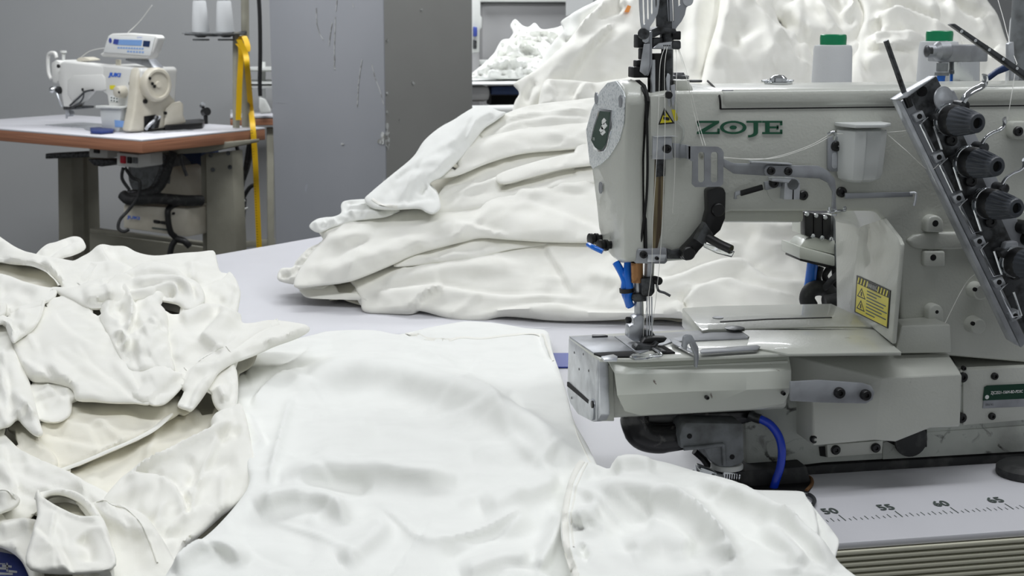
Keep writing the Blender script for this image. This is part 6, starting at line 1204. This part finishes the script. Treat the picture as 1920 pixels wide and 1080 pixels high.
    hp, hpf = K_('white sleeve panel with a stitched hem pointing right to the big shirt', [(310, 604), (325, 608), (345, 606), (360, 600), (376, 591), (396, 588), (414, 590), (430, 598), (450, 606), (454, 622), (475, 622), (500, 617), (525, 618), (555, 622), (572, 626), (578, 634), (568, 644), (545, 655), (510, 668), (480, 682), (455, 692), (435, 700), (410, 718), (396, 740), (380, 765), (362, 787), (352, 786), (335, 778), (345, 756), (352, 730), (345, 718), (324, 716), (316, 660)], .024,
       [('S', [(374, 668), (382, 650), (395, 632), (410, 616), (414, 602), (408, 592)], .010, 22, 2.5), ('R', [(340, 620), (370, 608), (400, 598)], .010, 12), ('R', [(330, 640), (340, 670), (335, 700)], .006, 14), ('S', [(420, 596), (440, 604), (452, 616)], .008, 10, 2), ('R', [(430, 612), (420, 640), (400, 680)], .008, 20), ('S', [(345, 745), (360, 715), (385, 690), (425, 665)], .006, 20, 4), ('R', [(575, 634), (540, 648), (490, 665)], .006, 8), ('C', [(430, 690), (470, 672), (520, 655)], .004, 8), ('S', [(355, 784), (372, 748), (395, 720)], .006, 16, 3)], T=.010, rim=8, noise=.002, nscale=60, step=4)
    seam(hp, hpf, [(428, 678), (448, 660), (470, 642), (492, 630), (520, 622)], 14, .0006)
    seam(hp, hpf, [(350, 712), (368, 698), (392, 682), (418, 672)], 9, .0006)
    K_('white under layer with a long straight cut edge in the near left heap', [(60, 735), (100, 735), (150, 760), (280, 760), (330, 745), (352, 735), (345, 765), (334, 782), (305, 800), (284, 815), (250, 830), (200, 852), (150, 874), (112, 892), (92, 880), (60, 850), (30, 830), (40, 780)], .008, [('R', [(120, 840), (180, 810), (260, 790)], .004, 24)], T=.006, rim=5, noise=.002, nscale=90, m='cloth_b')
    K_('cut strip of white edging lying along the straight edge of the under layer', [(106, 893), (150, 876), (200, 854), (250, 832), (286, 812), (318, 786), (322, 790), (290, 818), (252, 838), (200, 861), (150, 883), (112, 897)], .012, [], T=.004, rim=3, noise=.0, step=3, skirt=.006)
    K_('limp white tab hanging at the lower left of the near heap', [(30, 812), (50, 806), (62, 815), (78, 842), (92, 855), (106, 872), (108, 888), (96, 886), (70, 872), (44, 860), (34, 842)], .016, [('S', [(40, 822), (60, 838), (80, 860)], .006, 10, 2)], T=.007, rim=6, noise=.002, nscale=30, step=3.5, m='cloth_b')
    K_('blunt white fold hanging from the broad panel of the near left heap', [(60, 742), (66, 738), (100, 740), (130, 750), (135, 756), (134, 790), (122, 804), (104, 810), (78, 806), (70, 790), (64, 765)], .022, [('S', [(62, 772), (95, 762), (136, 754)][::-1], .005, 40, 6, 1)], T=.008, rim=7, noise=.001, step=4)
    K_('long white flap at the far left of the near heap, draped down to its tip', [(-30, 650), (5, 645), (20, 665), (30, 678), (38, 700), (52, 730), (60, 755), (68, 790), (76, 822), (80, 838), (72, 844), (60, 838), (44, 822), (34, 812), (22, 822), (10, 826), (-30, 820)], .030, [('R', [(10, 680), (30, 740), (50, 800)], .006, 16), ('S', [(0, 700), (15, 760), (20, 810)], .006, 20, 4), ('R', [(32, 808), (50, 790), (64, 812)], .008, 8)], T=.009, rim=8, noise=.002, nscale=50, step=4)
    K_('small limp white fold between the stitched hem and the big shirt', [(398, 738), (406, 722), (425, 706), (440, 700), (446, 720), (446, 760), (440, 784), (420, 788), (406, 778), (398, 760)], .016, [('R', [(412, 740), (422, 770)], .008, 9), ('S', [(430, 710), (434, 740), (428, 770)], .005, 12, 3)], T=.012, rim=10, noise=.002, step=3.5)
    K_('white panel crossing the lower left from the picture edge', [(-30, 812), (0, 824), (20, 842), (42, 862), (80, 880), (120, 898), (160, 920), (204, 943), (196, 956), (182, 970), (140, 966), (80, 970), (40, 1000), (-30, 1005)], .018, [('S', [(10, 850), (14, 890), (30, 930), (40, 950)], .006, 24, 4), ('C', [(60, 950), (90, 935), (130, 920), (160, 915)], .003, 8), ('R', [(40, 975), (90, 960), (150, 968)], -.004, 10)], T=.008, rim=7, noise=.0015, nscale=90)
    K_('white shirt body folded between the collar and the big shirt', [(178, 974), (190, 966), (204, 945), (218, 928), (234, 912), (262, 894), (300, 874), (345, 850), (392, 826), (396, 806), (406, 794), (430, 786), (452, 784), (470, 860), (478, 930), (400, 1000), (340, 1060), (330, 1120), (170, 1120), (180, 1020)], .020,
       [('S', [(232, 914), (262, 914), (296, 918), (318, 928), (336, 948), (346, 970), (352, 1008)], .012, 30, 3), ('R', [(238, 910), (300, 882), (350, 856), (396, 834), (442, 812)], .012, 11), ('R', [(352, 950), (370, 920), (400, 900), (446, 895)], -.010, 16), ('R', [(345, 960), (375, 925), (410, 905)], .005, 8), ('R', [(350, 880), (362, 910), (350, 935)], -.008, 10), ('R', [(405, 850), (430, 835), (450, 838)], -.012, 12), ('R', [(190, 968), (240, 945), (300, 932)], .005, 14), ('R', [(260, 970), (300, 990), (320, 1030)], .006, 20), ('S', [(398, 818), (410, 796), (432, 792)], .006, 9, 2)], T=.010, rim=8, noise=.002, nscale=70)
    cl, clf = K_('white shoulder with a curved neck seam right of the rib collar', [(150, 978), (170, 978), (200, 980), (235, 985), (270, 998), (295, 1030), (318, 1070), (335, 1120), (190, 1120), (186, 1060), (170, 1010)], .032, [('R', [(215, 1000), (260, 1040), (290, 1100)], .004, 20)], T=.008, rim=9, noise=.0015)
    seam(cl, clf, [(186, 988), (215, 990), (240, 1000), (262, 1025), (282, 1060), (294, 1090)], 3, .0010, ribs=False)
    K_('ivory inside of the rib collar at the bottom left', [(84, 976), (110, 968), (140, 970), (168, 990), (188, 1030), (200, 1110), (160, 1110), (140, 1030), (110, 1000)], .026, [('S', [(120, 992), (150, 990), (170, 1004)], .005, 10, 2), ('S', [(150, 1050), (168, 1046), (190, 1046)], -.006, 12, 3)], T=.006, rim=7, m='cloth_b', noise=.002, nscale=30)
    co_, cof = K_('front band of the white rib collar at the bottom left', [(73, 978), (78, 970), (86, 984), (104, 998), (122, 1008), (142, 1018), (160, 1022), (182, 1020), (194, 1028), (202, 1060), (206, 1120), (66, 1120), (68, 1050), (76, 1020), (75, 998)], .050, [('R', [(80, 984), (120, 1010), (160, 1026), (190, 1026)], .004, 5), ('S', [(112, 1012), (106, 1040), (100, 1080)], .004, 14, 2), ('S', [(70, 1042), (85, 1060), (108, 1085)], .004, 30, 2), ('R', [(150, 1060), (165, 1080), (165, 1110)], -.012, 14)], T=.010, rim=7, noise=.0008, step=3.5)
    K_('back lip of the white rib collar at the bottom left', [(72, 980), (76, 970), (90, 966), (115, 962), (140, 965), (158, 974), (178, 992), (194, 1018), (206, 1050), (214, 1120), (202, 1120), (196, 1060), (182, 1026), (164, 998), (144, 982), (120, 973), (98, 974), (84, 982)], .044, [('R', [(80, 972), (120, 966), (160, 982), (190, 1020), (206, 1080)], .003, 5)], T=.006, rim=5, noise=.0004, step=3)
    K_('cushioned white fabric in the bottom left corner', [(-30, 1008), (20, 998), (60, 998), (74, 1005), (74, 1030), (66, 1060), (64, 1120), (52, 1096), (40, 1074), (18, 1056), (-4, 1047), (-30, 1040)], .024, [('R', [(0, 1020), (40, 1012), (66, 1018)], .006, 12), ('R', [(0, 1060), (30, 1080)], -.004, 16)], T=.012, rim=12, noise=.002)
    cu, cuf = K_('ribbed white cuff end at the left picture edge above the collar', [(-30, 950), (0, 955), (20, 956), (34, 962), (38, 970), (32, 982), (12, 992), (-30, 1002)], .034, [('R', [(-10, 965), (20, 964), (34, 970)], .005, 6)], T=.010, rim=8, noise=.001, step=3.5)
    seam(cu, cuf, [(-20, 958), (0, 960), (18, 962), (32, 970)], 8, .0008)
    # ---- the big shirt in front
    PC = ((500, 1080, 'z', .800), (1100, 1080, 'z', .800), (800, 610, 'z', .768))
    gs = 'pieces of the big white shirt lying in front of the needle'
    shirt = None if RECORD else thing('cotton_shirt', 'big white cotton shirt spread over the table left of the needle, sleeve towards the ruler', 'shirt', Z(800, 900, TZ))
    Q_ = lambda label, outline, lift, folds=(), **k: garment(label, outline, PC, lift, folds, parent=shirt, tilt=(0, 0), fs=2.6, aamp=1.5, m='cloth_c', **k)
    bs_, bsf = Q_('big white shirt body spread over the table left of the needle', [(443, 704), (446, 690), (458, 674), (490, 658), (525, 645), (560, 635), (590, 628), (615, 622), (660, 620), (705, 621), (745, 628), (775, 622), (820, 612), (866, 604), (900, 604), (940, 608), (985, 616), (1022, 620), (1032, 636), (1037, 662), (1050, 700), (1064, 742), (1076, 790), (1095, 825), (1108, 850), (1124, 892), (1095, 900), (1075, 940), (1064, 1000), (1070, 1150), (290, 1150), (312, 1080), (345, 1040), (400, 995), (445, 945), (466, 910), (462, 870), (452, 810), (444, 760)], .0,
       [('S', [(448, 700), (458, 690), (490, 693), (530, 690), (565, 672), (596, 645)], .005, 16, 3), ('R', [(560, 760), (580, 722), (640, 704), (720, 704), (800, 722), (880, 750), (950, 790), (1010, 830), (1085, 880)], .016, 26), ('R', [(600, 780), (680, 750), (760, 755), (860, 800)], -.006, 34), ('S', [(470, 772), (492, 735), (530, 708), (580, 696)], .006, 26, 4), ('C', [(556, 740), (540, 780), (522, 850), (506, 920)], .006, 10),
        ('S', [(470, 775), (485, 810), (505, 840)], .005, 20, 4), ('C', [(780, 665), (850, 700), (900, 740), (960, 780)], .003, 14), ('R', [(950, 740), (965, 760), (975, 790)], -.004, 9), ('R', [(520, 905), (600, 888), (690, 888), (760, 896), (860, 905)], .010, 20), ('R', [(560, 930), (640, 915), (700, 930)], -.006, 18),
        ('R', [(480, 960), (520, 940), (580, 935), (630, 950), (650, 990)], .010, 16), ('R', [(430, 1000), (500, 990), (560, 1010), (600, 1050)], -.006, 26), ('R', [(640, 1060), (700, 1010), (730, 980)], .006, 20), ('C', [(700, 940), (750, 985), (800, 1020), (900, 1000), (1000, 950)], .005, 14), ('R', [(900, 960), (980, 930), (1050, 905)], .008, 20), ('R', [(820, 1060), (900, 1020), (980, 1010), (1040, 980)], -.006, 20), ('R', [(1000, 1080), (1030, 1020), (1050, 960)], .006, 14), ('R', [(600, 880), (640, 830), (700, 800)], .004, 24), ('R', [(880, 860), (960, 850), (1040, 870)], .005, 20), ('R', [(860, 1080), (940, 1050), (1000, 1050)], .006, 18), ('S', [(742, 630), (790, 634), (830, 640), (858, 634)], -.004, 18, 1.5), ('S', [(1012, 624), (1018, 645), (1034, 680)], -.005, 12, 2), ('R', [(330, 1080), (365, 1040), (420, 1030), (470, 1060)], .008, 14), ('R', [(620, 650), (700, 640), (780, 660), (860, 690)], .005, 18)],
       T=.014, rim=12, noise=.002, nscale=130, name='shirt_body', ridged=.0006)
    seam(bs_, bsf, [(760, 628), (800, 637), (835, 640), (868, 636), (900, 638), (950, 634), (1010, 630), (1024, 650), (1036, 680)], 4, .0008)
    seam(bs_, bsf, [(1075, 800), (1085, 830), (1100, 860), (1114, 888)], 3, .0006)
    ss_, ssf = Q_('white shirt sleeve draped over the table edge towards the ruler', [(1056, 1000), (1062, 950), (1072, 915), (1086, 884), (1100, 880), (1122, 888), (1144, 896), (1150, 886), (1166, 876), (1188, 873), (1215, 877), (1250, 884), (1300, 899), (1345, 911), (1386, 924), (1430, 955), (1480, 995), (1530, 1035), (1565, 1070), (1600, 1150), (1100, 1150), (1078, 1085), (1060, 1040)], .022,
       [('R', [(1100, 960), (1150, 942), (1220, 945), (1280, 970), (1330, 1015), (1370, 1080)], .012, 22), ('R', [(1280, 925), (1350, 940), (1430, 975), (1500, 1025), (1560, 1090)], .010, 18), ('R', [(1250, 960), (1330, 985), (1400, 1040)], -.004, 20), ('R', [(1140, 1020), (1180, 1000), (1230, 1000)], -.008, 22), ('R', [(1094, 1040), (1100, 1062), (1112, 1068)], -.009, 8), ('R', [(1088, 1010), (1100, 990), (1130, 985)], .008, 14), ('R', [(1150, 895), (1180, 888), (1230, 895)], .007, 12), ('R', [(1180, 1060), (1240, 1030), (1300, 1060)], .006, 24), ('C', [(1240, 948), (1290, 975), (1340, 1030), (1390, 1090)], .005, 12), ('R', [(1100, 905), (1135, 915), (1170, 905)], -.006, 14), ('R', [(1420, 1010), (1470, 1050), (1500, 1090)], .006, 16)],
       T=.014, rim=11, noise=.0014, nscale=110, name='shirt_sleeve')
    seam(ss_, ssf, [(1096, 884), (1082, 908), (1072, 940), (1066, 975), (1066, 1010), (1070, 1050), (1084, 1095), (1100, 1140)], 13, .0012, rib=4)
    seam(ss_, ssf, [(1105, 888), (1094, 912), (1084, 945), (1078, 980), (1078, 1015), (1083, 1050)], 3, .0008)
    Q_('white sleeve end hanging over the front edge of the table beside the ruler', [(1370, 922), (1420, 924), (1470, 925), (1504, 927), (1511, 936), (1522, 952), (1540, 975), (1558, 998), (1572, 1018), (1570, 1035), (1562, 1058), (1545, 1066), (1500, 1040), (1440, 1000)], .008, [('S', [(1510, 938), (1524, 965), (1532, 1000), (1534, 1034)], .008, 20, 2), ('R', [(1440, 950), (1480, 985), (1520, 1020)], .003, 12)], T=.006, rim=5, noise=.001, step=4, name='shirt_sleeve')

cloth_scene(); RECORD = False; cloth_scene()
